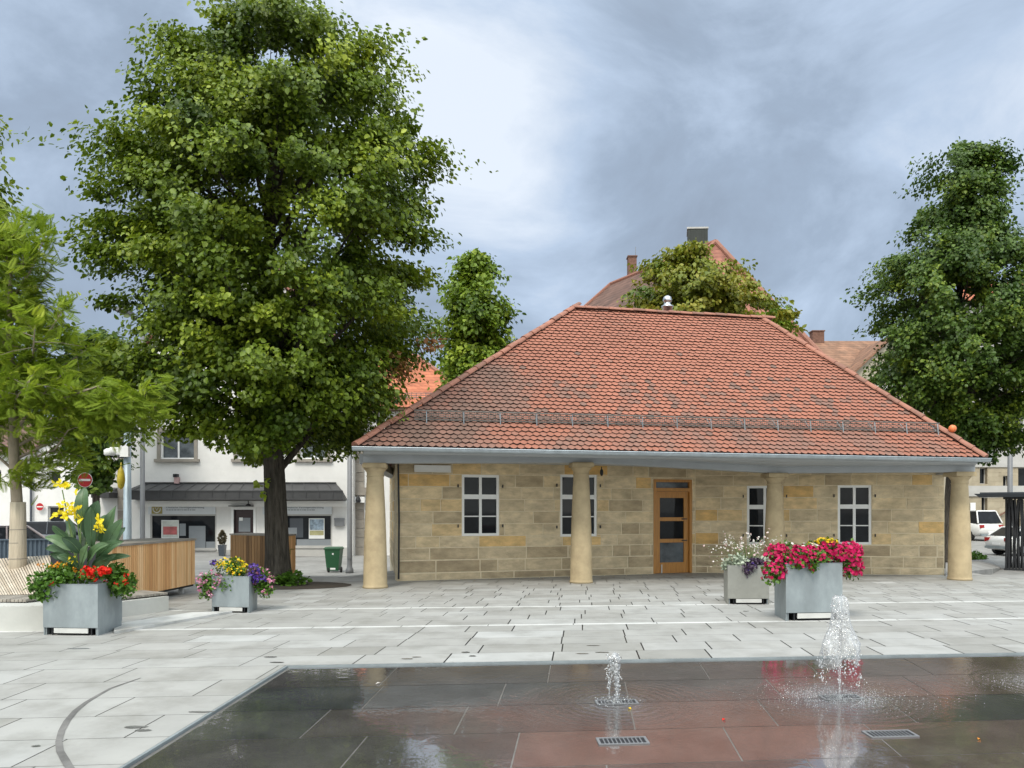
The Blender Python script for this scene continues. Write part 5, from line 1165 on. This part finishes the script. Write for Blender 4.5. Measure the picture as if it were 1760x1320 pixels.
# --- planter 1
d1=pA.y
bunch('red_geranium_plant','green geranium with red blossoms trailing over the left of the canna planter',[(at(90,1000,d1+.15),(.26,.24,.17)),(at(78,1015,d1+.1),(.19,.2,.12)),(at(108,993,d1+.1),(.19,.2,.12)),(at(85,1022,d1+.05),(.12,.14,.08))],M_ger,1700,.062,M_fr,4,.018,seed=15,cluster=14,tint=.42,group='red geraniums in the canna planter')
bunch('red_geranium_plant','geranium trailing over the right of the canna planter',[(at(205,998,d1+.4),(.19,.24,.17)),(at(212,1008,d1+.35),(.14,.2,.16)),(at(196,982,d1+.4),(.13,.16,.1))],M_ger,1100,.058,M_fr,5,.017,seed=16,cluster=12,tint=.5,group='red geraniums in the canna planter')
bunch('scarlet_geranium_plant','bright scarlet geranium heads at the front rim of the canna planter',[(at(150,990,d1+.05),(.12,.08,.09)),(at(172,985,d1+.1),(.14,.08,.08))],M_ger,200,.05,M_fr,17,.022,seed=17,cluster=22,shell=.2)
bunch('marigold_plant','orange yellow marigolds left of the scarlet geraniums',[(at(100,975,d1+.15),(.22,.1,.05)),(at(122,978,d1+.1),(.06,.06,.05))],M_ger,160,.04,M_fo,8,.016,T=DAISY,seed=18,cluster=9)
def canna():
    root=V(at(138,1004,d1+.35)); t=thing('canna_plant','tall canna lily with broad leaves and yellow blooms','plant',root); r=random.Random(19)
    def leaf(base,tip,wd,bend=.12,seed=0):
        mb=MB(); a=V(base); b=V(tip); ax=b-a; L_=ax.length; d=ax.normalized(); vw=V((0,-1,0))+V((r.gauss(0,.35),0,r.gauss(0,.2))); side=d.cross(vw).normalized(); nn_=side.cross(d).normalized(); n=9; vs=[];fs=[]
        for i in range(n+1):
            k=i/n; w=wd*(math.sin(math.pi*min(1,k**.85*.93+.05))**.75)*(1-.15*k) if k<1 else 0; c=a.lerp(b,k)+nn_*(-bend*L_*(k*k))+V((0,0,bend*L_*math.sin(math.pi*k)*.6)); fold=w*.25
            wv=.012*math.sin(k*9+seed)
            vs+=[c-side*w+nn_*(fold+wv),c-side*w*.5+nn_*fold*.4,c,c+side*w*.5+nn_*fold*.4,c+side*w+nn_*(fold-wv)]
        for i in range(n):
            for j in range(4): fs.append((i*5+j,i*5+j+1,(i+1)*5+j+1,(i+1)*5+j))
        mb.add(vs,fs,r.random()); mb.tube([a.lerp(b,i/6)+nn_*(-bend*L_*((i/6)**2)+.003)+V((0,0,bend*L_*math.sin(math.pi*i/6)*.6)) for i in range(7)],[.006,.006,.005,.004,.003,.002,.001],4,.95); return build('leaf',mb,M_can,t,True)
    D=d1+.33
    for i,(bx,by,tx,ty,w,dd) in enumerate(((141,908,138,836,.105,.05),(150,925,166,862,.11,-.10),(158,940,152,872,.09,-.2),(175,935,196,868,.085,.1),(180,945,208,892,.09,.0),(178,950,214,905,.08,.2),
        (118,930,88,905,.075,-.1),(122,945,74,922,.07,-.12),(120,955,70,944,.065,0),(118,965,84,955,.06,-.2),(138,950,108,925,.08,-.25),(165,960,206,930,.085,-.1),(150,965,178,932,.075,-.25),(135,975,96,958,.07,-.2),
        (160,975,196,955,.075,-.2),(140,985,112,968,.07,-.3),(175,965,220,957,.05,-.15),(145,950,150,905,.085,.2),(130,925,108,890,.07,.2),(160,985,184,966,.07,-.3),(125,950,116,905,.07,.1),(170,930,186,880,.08,.25),(140,970,150,935,.08,-.2),(120,975,92,975,.06,-.1))):
        leaf(P(bx,by,D+.3*dd),P(tx,ty,D+dd),w,r.uniform(.06,.3),i)
    mb=MB()
    for (px,py) in ((107,842),(118,895),(133,895),(168,915),(140,880),(150,930)): e=P(px,py,D-.05); mb.tube([root,root.lerp(e,.5)+V((r.gauss(0,.02),0,0)),e],[.013,.011,.007],7)
    build('stems',mb,M_stem,t)
    rg=np.random.default_rng(6); ps=[]
    for (px,py,n,s) in ((104,833,12,.05),(112,838,10,.05),(133,846,5,.035),(108,866,9,.045),(104,885,14,.05),(116,888,16,.055),(128,880,14,.05),(135,893,9,.045),(122,872,8,.05),(166,905,16,.05),(170,899,10,.05),(175,907,8,.045),(120,960,5,.035),(127,965,4,.03)):
        for k in range(n): ps.append((P(px,py,D-.12)+V(rg.normal(0,s*.5,3)),s*1.15))
    p=np.array([a for a,_ in ps]); s=np.array([b for _,b in ps]); n=len(p)
    PET=(np.array([(0,0,0),(-.35,.5,.12),(-.2,1,.0),(0,1.15,-.15),(.2,1,.0),(.35,.5,.12)]),np.array([(0,3,2,1),(0,5,4,3)]))
    Vv,Ff=inst(p,rg.normal(0,.7,(n,3))+np.array([0,-.2,.3]),rg.normal(0,.6,(n,3))+np.array([0,-1,.3]),s*rg.uniform(.8,1.2,n),PET); npmesh('blossoms',Vv,Ff,M_fc,t,np.repeat(rg.random(n),2))
canna()
# ------------------------------------------------------------------ WOOD-CLAD BOXES, BENCH, FENCE
def woodbox1():
    R=V((P(335,0,15.25).x,15.25,0)); Lp=V((P(186,0,12.3).x,12.3,0)); dr=(R-Lp).normalized(); n=V((dr.y,-dr.x,0)); h=1.03
    t=thing('wood_clad_box','long larch-slatted box behind the canna planter','storage box',(Lp.x-.4,14,0))
    L_=(R-Lp).length; mb=MB(); r=random.Random(2); w=.062; k=0; a=0
    while a<L_-.01:
        b=min(a+w-.011,L_); q=[Lp+dr*a,Lp+dr*b,Lp+dr*b-n*.025,Lp+dr*a-n*.025]; mb.hexa([p+V((0,0,.16)) for p in q]+[p+V((0,0,h-.01)) for p in q],r.random()); a+=w
    a=0
    bk=V((-n.x,-n.y,0))
    while a<.9:   # end face
        q=[R+bk*a+bk*.026,R+bk*(a+.064)+bk*.026,R+bk*(a+.064)+bk*.026+dr*.02,R+bk*a+bk*.026+dr*.02]; mb.hexa([p+V((0,0,.16)) for p in q]+[p+V((0,0,h-.01)) for p in q],r.random()); a+=.072
    build('slats',mb,M_wood,t)
    c=[Lp+bk*.03,R+bk*.03,R+bk*.95,Lp+bk*.95]; mb=MB(); mb.hexa([p+V((0,0,.12)) for p in c]+[p+V((0,0,h-.02)) for p in c]); build('carcass',mb,M_black,t)
    mb=MB(); c=[Lp-bk*.02,R-bk*.02+dr*.03,R+bk*1.0+dr*.03,Lp+bk*1.0]; mb.hexa([p+V((0,0,h-.008)) for p in c]+[p+V((0,0,h+.03)) for p in c]); build('lid',mb,M_woodg,t)
    for s in (.25,L_*.5,L_-.25): mb=MB(); p=Lp+dr*s+bk*.15; mb.box(p.x-.04,p.x+.04,p.y-.04,p.y+.04,0,.12); build('leg',mb,M_foot,t)
woodbox1()
def woodbox2():
    a=GP(396,1003); z=0; A_=V((P(396,0,18.6).x,18.6,gz(-6.7,18.6))); B_=V((P(486,0,17.6).x,17.6,0)); C_=V((P(508,0,18.4).x,18.4,0))
    t=thing('wood_clad_box','smaller slatted wooden box directly behind the big tree trunk','storage box',(A_.x,18.6,-.02)); r=random.Random(5)
    h=EYE+(HZ-921)/F0*18; zb=-.12
    def face(P0,P1,m,nm):
        d=(P1-P0); L_=d.length; d=d.normalized(); n=V((d.y,-d.x,0)); mb=MB(); a=0
        while a<L_-.005: b=min(a+.085,L_); q=[P0+d*a,P0+d*b,P0+d*b-n*.025,P0+d*a-n*.025]; mb.hexa([p+V((0,0,zb+.1-p.z)) for p in q]+[p+V((0,0,h-p.z)) for p in q],r.random()); a+=.098
        return build(nm,mb,m,t)
    face(A_,B_,M_woodd,'slats'); f=face(B_+V((.01,0,0)),C_,M_wood,'door_panel')
    D_=A_+(C_-B_); mb=MB(); c=[A_,B_,C_,D_]; ctr=sum(c,V())/4; c2=[p+(ctr-p)*.05 for p in c]; mb.hexa([V((p.x,p.y,zb)) for p in c2]+[V((p.x,p.y,h-.02)) for p in c2]); build('carcass',mb,M_black,t)
    mb=MB(); c2=[p-(ctr-p)*.03 for p in c]; mb.hexa([V((p.x,p.y,h+.002)) for p in c2]+[V((p.x,p.y,h+.035)) for p in c2]); build('lid',mb,M_woodg,t)
    mb=MB(); p=P(500,944,17.95); mb.tube([p+V((0,.1,0)),p+V((0,-.02,0)),p+V((.09,-.02,0))],.012,6); mb.tube([p+V((-.01,-.02,0)),p+V((-.01,-.02,-.12))],.01,6); build('handle',mb,M_gold,f)
woodbox2()
def bench():
    t=thing('concrete_bench','low angular concrete bench with wooden seat at the left','bench',(-6,11.5,0))
    F1=GP(290,1050); F2=GP(203,1062); F3=GP(80,1085); F4=V((-12,F3.y-.1,0)); h1=.235; h2=.33
    mb=MB(); bkv=V((-1.0,.75,0))
    q=[F2,F1,F1+V((-.65,.35,0)),F2+V((-.75,.45,0))]; mb.hexa([V((p.x,p.y,0)) for p in q]+[V((p.x,p.y,h1)) for p in q])
    q=[F4,F3,F2+V((-.01,0,0)),F2+V((-.76,.45,0)),V((-12,12.2,0))]; n=5; mb.add([V((p.x,p.y,0)) for p in q]+[V((p.x,p.y,h2 if i!=2 and i!=3 else h1+.02)) for i,p in enumerate(q)],[(4,3,2,1,0),(5,6,7,8,9)]+[(i,(i+1)%n,(i+1)%n+n,i+n) for i in range(n)])
    build('base',mb,M_conc,t)
    mb=MB(); r=random.Random(3); k=0; A_=F2+V((-.05,.08,0)); B_=F1+V((-.05,.04,0)); L_=(B_-A_).length; d=(B_-A_).normalized(); a=-.1; s=V((-.58,.36,0))
    while a<L_: q=[A_+d*a,A_+d*(a+.042),A_+d*(a+.042)+s,A_+d*a+s]; mb.hexa([V((p.x,p.y,h1+.022)) for p in q]+[V((p.x,p.y,h1+.055)) for p in q],r.random()); a+=.052
    build('seat_slats',mb,M_woodg,t)
    mb=MB(); a=0
    while a<2.2: q=[V((-9-0+a,10.75,0)),V((-9+a+.045,10.75,0)),V((-9+a+.045,11.3,0)),V((-9+a,11.3,0))]; mb.hexa([V((p.x,p.y,h2+.005)) for p in q]+[V((p.x,p.y,h2+.04)) for p in q],r.random()); a+=.055
    build('seat_slats',mb,M_woodg,t)
bench()
def lounger():
    t=thing('slatted_wood_ramp','pale inclined wooden slat deck behind the wrapped trunk','deck',(-9,12.6,0)); mb=MB(); r=random.Random(6)
    B0=P(-90,1024,12.3); B1=P(118,1020,12.3); T0=P(-90,966,13.6); T1=P(135,951,13.9); n=46; sh=.20
    for i in range(n):
        a,b=i/n,(i+.72)/n
        u=lambda k,s:(B0.lerp(B1,k) if s==0 else T0.lerp(T1,k-sh))
        q=[u(a,0),u(b,0),u(b,1),u(a,1)]; mb.hexa([p+V((0,.03,-.03)) for p in q]+q,r.random())
    build('slats',mb,M_woodl,t)
    mb=MB(); q=[B0,B1,T1,T0]; mb.hexa([V((p.x,p.y+.05,.0)) for p in q]+[p+V((0,.05,-.05)) for p in q]); build('frame',mb,M_conc,t)
lounger()
def barrier():
    A_=P(-120,0,16.5); B_=P(128,0,17.2); zt=EYE+(HZ-929)/F0*16.8; t=thing('corrugated_barrier','slate blue corrugated metal barrier in front of parked cars','fence',(A_.x,16.5,0))
    mb=MB(); n=130; d=B_-A_
    for s in range(2):
        pass
    vs=[];fs=[]
    for i in range(n+1):
        o=[0,.0,.03,.03][i%4]; p=A_.lerp(B_,i/n); vs+=[(p.x,p.y-o,.0),(p.x,p.y-o,zt)]
    for i in range(n): fs.append((2*i,2*i+2,2*i+3,2*i+1))
    mb.add(vs,fs); build('sheet',mb,M_corr,t)
    mb=MB(); mb.hexa([V((A_.x,A_.y-.05,zt)),V((B_.x,B_.y-.05,zt)),V((B_.x,B_.y+.05,zt)),V((A_.x,A_.y+.05,zt)),V((A_.x,A_.y-.05,zt+.03)),V((B_.x,B_.y-.05,zt+.03)),V((B_.x,B_.y+.05,zt+.03)),V((A_.x,A_.y+.05,zt+.03))]); build('top_rail',mb,M_corr,t)
    for k in (.1,.5,.9): mb=MB(); p=A_.lerp(B_,k); mb.box(p.x-.04,p.x+.04,p.y+.05,p.y+.13,-.1,zt); build('post',mb,M_pole,t)
barrier()
# ------------------------------------------------------------------ POSTS, SIGNS
def post(px,py,top,r,label,m,d=None,cat='lamp post',head=False,name='lamp_post'):
    b=GP(px,py) if d is None else V((P(px,0,d).x,d,gz(P(px,0,d).x,d))); zt=EYE+(HZ-top)/F0*b.y
    t=thing(name,label,cat,b); mb=MB(); mb.lathe(b,[(r*1.5,0),(r*1.5,.12),(r*1.05,.2),(r,.3),(r*.8,zt-b.z)],14); build('pole',mb,m,t,True)
    if head:
        mb=MB(); mb.tube([V((b.x,b.y,zt)),V((b.x,b.y-.2,zt+.1)),V((b.x,b.y-.9,zt+.14))],.035,8); build('arm',mb,m,t,True)
        mb=MB(); mb.box(b.x-.14,b.x+.14,b.y-1.5,b.y-.8,zt+.10,zt+.2); build('lamp_head',mb,m,t)
    mb=MB(); mb.box(b.x-r*.6,b.x+r*.6,b.y-r*1.25,b.y-r*.9,b.z+.5,b.z+.85); build('service_door',mb,m,t)
    return t,b
post(601,985,640,.09,'grey lamp post left of the first pavilion column',M_pole,head=True)
post(245,0,560,.075,'slim grey lamp post before the shop canopy',M_pole,d=24,head=True)
post(1736,0,600,.13,'grey lamp post at the right edge before the stone building',M_pole,d=40,head=True)
t,b=post(219,0,743,.105,'thick blue-grey camera pole left of the shop canopy',M_poleb,d=20,cat='pole',name='camera_pole')
mb=MB(); z=EYE+(HZ-778)/F0*20; mb.tube([V((b.x,b.y,z+.1)),V((b.x-.42,b.y-.05,z+.1))],.04,8); build('arm',mb,M_white,t)
for dx in (-.43,-.12):
    mb=MB(); mb.lathe((b.x+dx,b.y-.05,z-.08),[(.10,0),(.14,.03),(.14,.14),(.08,.18)],14); mb.ball((b.x+dx,b.y-.05,z-.08),.09,10,sq=(1,1,.8),m=1); build('camera_dome',mb,[M_white,M_glass],t,True)
mb=MB(); mb.box(b.x-.1,b.x+.12,b.y-.2,b.y-.1,z-.12,z+.2); build('control_box',mb,M_white,t)
c=P(208,818,19.6); mb=MB(); mb.lathe(c,[(.01,-.34),(.07,-.28),(.10,-.12),(.085,.05),(.06,.16),(.02,.22),(.012,.34)],9); tag(build('yellow_bag',mb,M_yel,None,True,loc=c),'yellow plastic bag hanging from the camera pole arm','bag')
def noentry(px,py,r,d,label,pole=True):
    c=P(px,py,d); g=gz(c.x,d); t=thing('no_entry_sign',label,'road sign',(c.x,d,g))
    def disc(rr,o,m,nm,p): 
        mb=MB(); n=36; mb.prism([(c.x+rr*math.cos(k/n*6.2832),d+o,c.z+rr*math.sin(k/n*6.2832)) for k in range(n)],(0,.012,0)); return build(nm,mb,m,p)
    a=disc(r,0,M_lampw,'sign_plate',t); disc(r*.93,-.008,M_red,'red_disc',a); mb=MB(); mb.box(c.x-r*.76,c.x+r*.76,d-.018,d-.009,c.z-r*.14,c.z+r*.14); build('white_bar',mb,M_lampw,a)
    if pole: mb=MB(); mb.tube([(c.x,d+.045,g),(c.x,d+.045,c.z+r)],.03,8); build('pole',mb,M_pole,t)
    else: mb=MB(); mb.tube([(c.x,d+.012,c.z),(c.x,d+.14,c.z)],.03,8); build('wall_bracket',mb,M_pole,t)
noentry(146,825,.235,24.5,'no-entry sign with white rim above the canna leaves'); noentry(68.5,871,.24,46.8,'small far no-entry sign on the white house wall',False)
def bin_():
    d=27.2; c=P(574,0,d); g=gz(c.x,d); t=thing('wheelie_bin','green wheelie bin standing left of the lamp post','bin',(c.x,d,g)); mb=MB()
    def ring(z,w,dp,y0): return [(c.x-w,d-dp+y0,g+z),(c.x+w,d-dp+y0,g+z),(c.x+w,d+dp+y0,g+z),(c.x-w,d+dp+y0,g+z)]
    mb.hexa(ring(.06,.20,.22,0)+ring(.80,.27,.28,0)); mb.hexa(ring(.80,.285,.30,0)+ring(.84,.285,.30,0)); build('body',mb,M_bin,t)
    mb=MB(); mb.hexa(ring(.842,.29,.31,0)+ring(.885,.25,.27,0)); mb.box(c.x-.33,c.x-.28,d-.2,d+.2,g+.80,g+.84); build('lid',mb,M_bin,t)
    for s in (-1,1):
        mb=MB(); x=c.x+s*.22+.07; mb.tube([(x-.025,d-.16,g+.10),(x+.025,d-.16,g+.10)],.10,14); build('wheel',mb,M_rubber,t)
    mb=MB(); mb.box(c.x-.08,c.x+.10,d-.236,d-.228,g+.10,g+.16); mb.box(c.x+.0,c.x+.05,d-.285,d-.278,g+.62,g+.68); build('label_plate',mb,M_white,t)
bin_()
def conifer():
    d=34.5; c=P(382,0,d); g=gz(c.x,d); t=thing('potted_conifer','small conifer in tall dark pot beside the shop door','potted plant',(c.x,d,g)); mb=MB()
    mb.hexa([(c.x-.11,d-.11,g),(c.x+.11,d-.11,g),(c.x+.11,d+.11,g),(c.x-.11,d+.11,g),(c.x-.15,d-.15,g+.5),(c.x+.15,d-.15,g+.5),(c.x+.15,d+.15,g+.5),(c.x-.15,d+.15,g+.5)]); build('pot',mb,M_card,t)
    rg=np.random.default_rng(3); n=500; h=rg.random(n); a=rg.random(n)*6.28; r=.16*np.sin(np.pi*(.15+.85*h))*rg.random(n)**.4; p=np.c_[c.x+r*np.cos(a),d+r*np.sin(a),g+.5+h*.62]
    Vv,Ff=inst(p,np.c_[np.cos(a),np.sin(a),np.ones(n)],rg.normal(0,1,(n,3)),rg.uniform(.05,.1,n),LEAF); npmesh('foliage',Vv,Ff,leafm('conifer_leaf',(.07,.06,.04),(.14,.12,.07),(.22,.18,.11),.1),t,np.repeat(rg.random(n),2))
conifer()
# ------------------------------------------------------------------ CARS
def car(label,loc,rz,paint,L_=4.3,W_=1.78,H_=1.46,suv=False):
    t=thing('parked_car',label,'car',loc,'parked cars around the plaza',rz); hw=W_/2
    st=[(-L_/2,.42,.72,.80),(-L_/2+.12,.30,.92,.93),(-L_*.36,.22,.97,1),(-L_*.1,.2,.98,1),(L_*.18,.2,.96,1),(L_*.34,.22,.88,.98),(L_/2-.14,.26,.74,.92),(L_/2,.36,.60,.78)]
    if suv: st=[(a,b+.08,c*1.12+.05,d) for a,b,c,d in st]
    mb=MB(); n=10; vs=[]
    for x,z0,z1,k in st:
        w=hw*k
        for (yy,zz) in ((-w*.86,z0),(-w*.98,z0+.12),(-w,(z0+z1)/2),(-w*.97,z1-.08),(-w*.86,z1),(w*.86,z1),(w*.97,z1-.08),(w,(z0+z1)/2),(w*.98,z0+.12),(w*.86,z0)): vs.append((x,yy,zz))
    fs=[(i*n+k,i*n+(k+1)%n,(i+1)*n+(k+1)%n,(i+1)*n+k) for i in range(len(st)-1) for k in range(n)]+[tuple(range(n-1,-1,-1)),tuple((len(st)-1)*n+k for k in range(n))]
    mb.add(vs,fs); body=build('body',mb,paint,t,True,local=True)
    zb=st[3][2]-.02; x0,x1,x2,x3=(-L_*.47,-L_*.40,L_*.03,L_*.22) if suv else (-L_*.44,-L_*.30,L_*.05,L_*.24)
    def cab(g,inset,m,nm,par):
        mb=MB(); w0=hw*.9-inset; w1=hw*.70-inset
        q=[(x0+g,-w0,zb),(x3-g,-w0,zb),(x3-g,w0,zb),(x0+g,w0,zb),(x1+g*.5,-w1,H_-g*.5),(x2-g*.5,-w1,H_-g*.5),(x2-g*.5,w1,H_-g*.5),(x1+g*.5,w1,H_-g*.5)]; mb.hexa(q); return build(nm,mb,m,par,False,local=True)
    cab(0.0,0.0,M_glass,'windows',t)
    mb=MB(); w1=hw*.70; q=[(x1-.06,-w1-.02,H_-.05),(x2+.06,-w1-.02,H_-.05),(x2+.06,w1+.02,H_-.05),(x1-.06,w1+.02,H_-.05),(x1,-w1+.05,H_+.02),(x2,-w1+.05,H_+.02),(x2,w1-.05,H_+.02),(x1,w1-.05,H_+.02)]; mb.hexa(q)
    for s in (-1,1):
        mb.tube([(x0,s*hw*.9,zb),(x1,s*w1,H_-.02)],.045,6); mb.tube([(x3,s*hw*.9,zb),(x2,s*w1,H_-.02)],.035,6); mb.tube([((x1+x2)/2-.1,s*hw*.905,zb),((x1+x2)/2-.1,s*w1*1.01,H_-.02)],.03,6)
    build('roof_panel',mb,paint,t,False,local=True)
    for sx in (-1,1):
        for s in (-1,1):
            r=.33 if not suv else .37; x=sx*L_*.31; mb=MB(); mb.tube([(x,s*(hw-.21),r),(x,s*(hw+.005),r)],r,24); wh=build('wheel',mb,M_rubber,t,False,local=True)
            mb=MB(); mb.tube([(x,s*(hw+.004),r),(x,s*(hw+.014),r)],r*.62,20); build('rim',mb,M_zinc,wh,local=True)
    for s in (-1,1):
        mb=MB(); mb.box(-L_/2+.0,-L_/2+.24,s*hw*.70-.14,s*hw*.70+.14,st[1][2]-.26,st[1][2]-.06); build('tail_light',mb,M_tail,t,local=True)
        mb=MB(); mb.box(L_/2-.26,L_/2-.03,s*hw*.62-.15,s*hw*.62+.15,.55,.68); build('headlight',mb,M_lampw,t,local=True)
        mb=MB(); mb.ball((x3-.15,s*(hw+.06),zb+.08),.1,8,sq=(.6,1,.7)); build('mirror',mb,paint,t,True,local=True)
    mb=MB(); mb.box(-L_/2-.012,-L_/2+.03,-.26,.26,.52,.63); build('number_plate',mb,M_white,t,local=True)
    mb=MB(); mb.box(-L_/2-.03,-L_/2+.2,-hw*.8,hw*.8,.34,.46); build('bumper',mb,M_galv,t,local=True)
def cl(px,d): x=P(px,0,d).x; return (x,d,gz(x,d))
car('dark grey hatchback behind the corrugated barrier',cl(58,33),math.radians(200),M_card)
car('taupe car cut off by the left picture edge',cl(-25,28.5),math.radians(215),M_carp)
car('white saloon behind the black slatted shelter',(P(1781,0,37.5).x,37.5,gz(16,37.5)),math.radians(8),M_carw,H_=1.38)
car('silver white off-road car just right of the last column',(P(1657,0,50).x,50,gz(30,50)-.05),math.radians(100),M_carw,4.6,1.9,1.9,True)
# ------------------------------------------------------------------ BLACK SHELTER
def shelter():
    g=GP(1727,980); zt=EYE+(HZ-858)/F0*g.y-g.z; z0=zt+.07; t=thing('black_slat_shelter','black shelter with angled slats and flat roof at the right edge','shelter',g,None,math.radians(-37))
    mb=MB(); r=random.Random(7); x=0; L_=3.0
    while x<L_:
        k=r.choice([-.14,.0,.12,.18,-.08]); k=0 if x+k<0 else k
        mb.hexa([(x,0,.05),(x+.06,0,.05),(x+.06,.06,.05),(x,.06,.05),(x+k,0,zt),(x+k+.06,0,zt),(x+k+.06,.06,zt),(x+k,.06,zt)]); x+=.105
    y=.1
    while y<1.6: mb.box(0,.06,y,y+.08,.05,zt); y+=.13
    mb.box(-.02,L_,-.01,.08,0,.05); build('slats',mb,M_black,t,local=True)
    mb=MB(); x=0
    while x<L_: mb.box(x,x+.10,1.6,1.65,0,zt); x+=.125
    build('rear_slats',mb,M_black,t,local=True)
    mb=MB(); mb.hexa([(-.75,-.4,z0),(L_+.5,-.4,z0),(L_+.5,2.2,z0),(-.75,2.2,z0),(-.92,-.5,z0+.13),(L_+.6,-.5,z0+.13),(L_+.6,2.3,z0+.13),(-.92,2.3,z0+.13)]); mb.box(-.75,L_+.5,-.3,2.1,z0+.131,z0+.18); build('roof',mb,M_card,t,local=True)
    mb=MB(); mb.box(-.05,L_,0,.1,zt,z0); mb.box(-.05,.05,.1,1.6,zt,z0); build('lintel',mb,M_black,t,local=True)
shelter()
# ------------------------------------------------------------------ render settings
S.render.engine='CYCLES'; S.render.resolution_x=1024; S.render.resolution_y=768
S.view_settings.view_transform='Standard'; S.view_settings.look='None'; S.view_settings.exposure=.42; S.view_settings.gamma=1
S.cycles.max_bounces=8; S.cycles.transparent_max_bounces=16; S.cycles.caustics_reflective=False; S.cycles.caustics_refractive=False
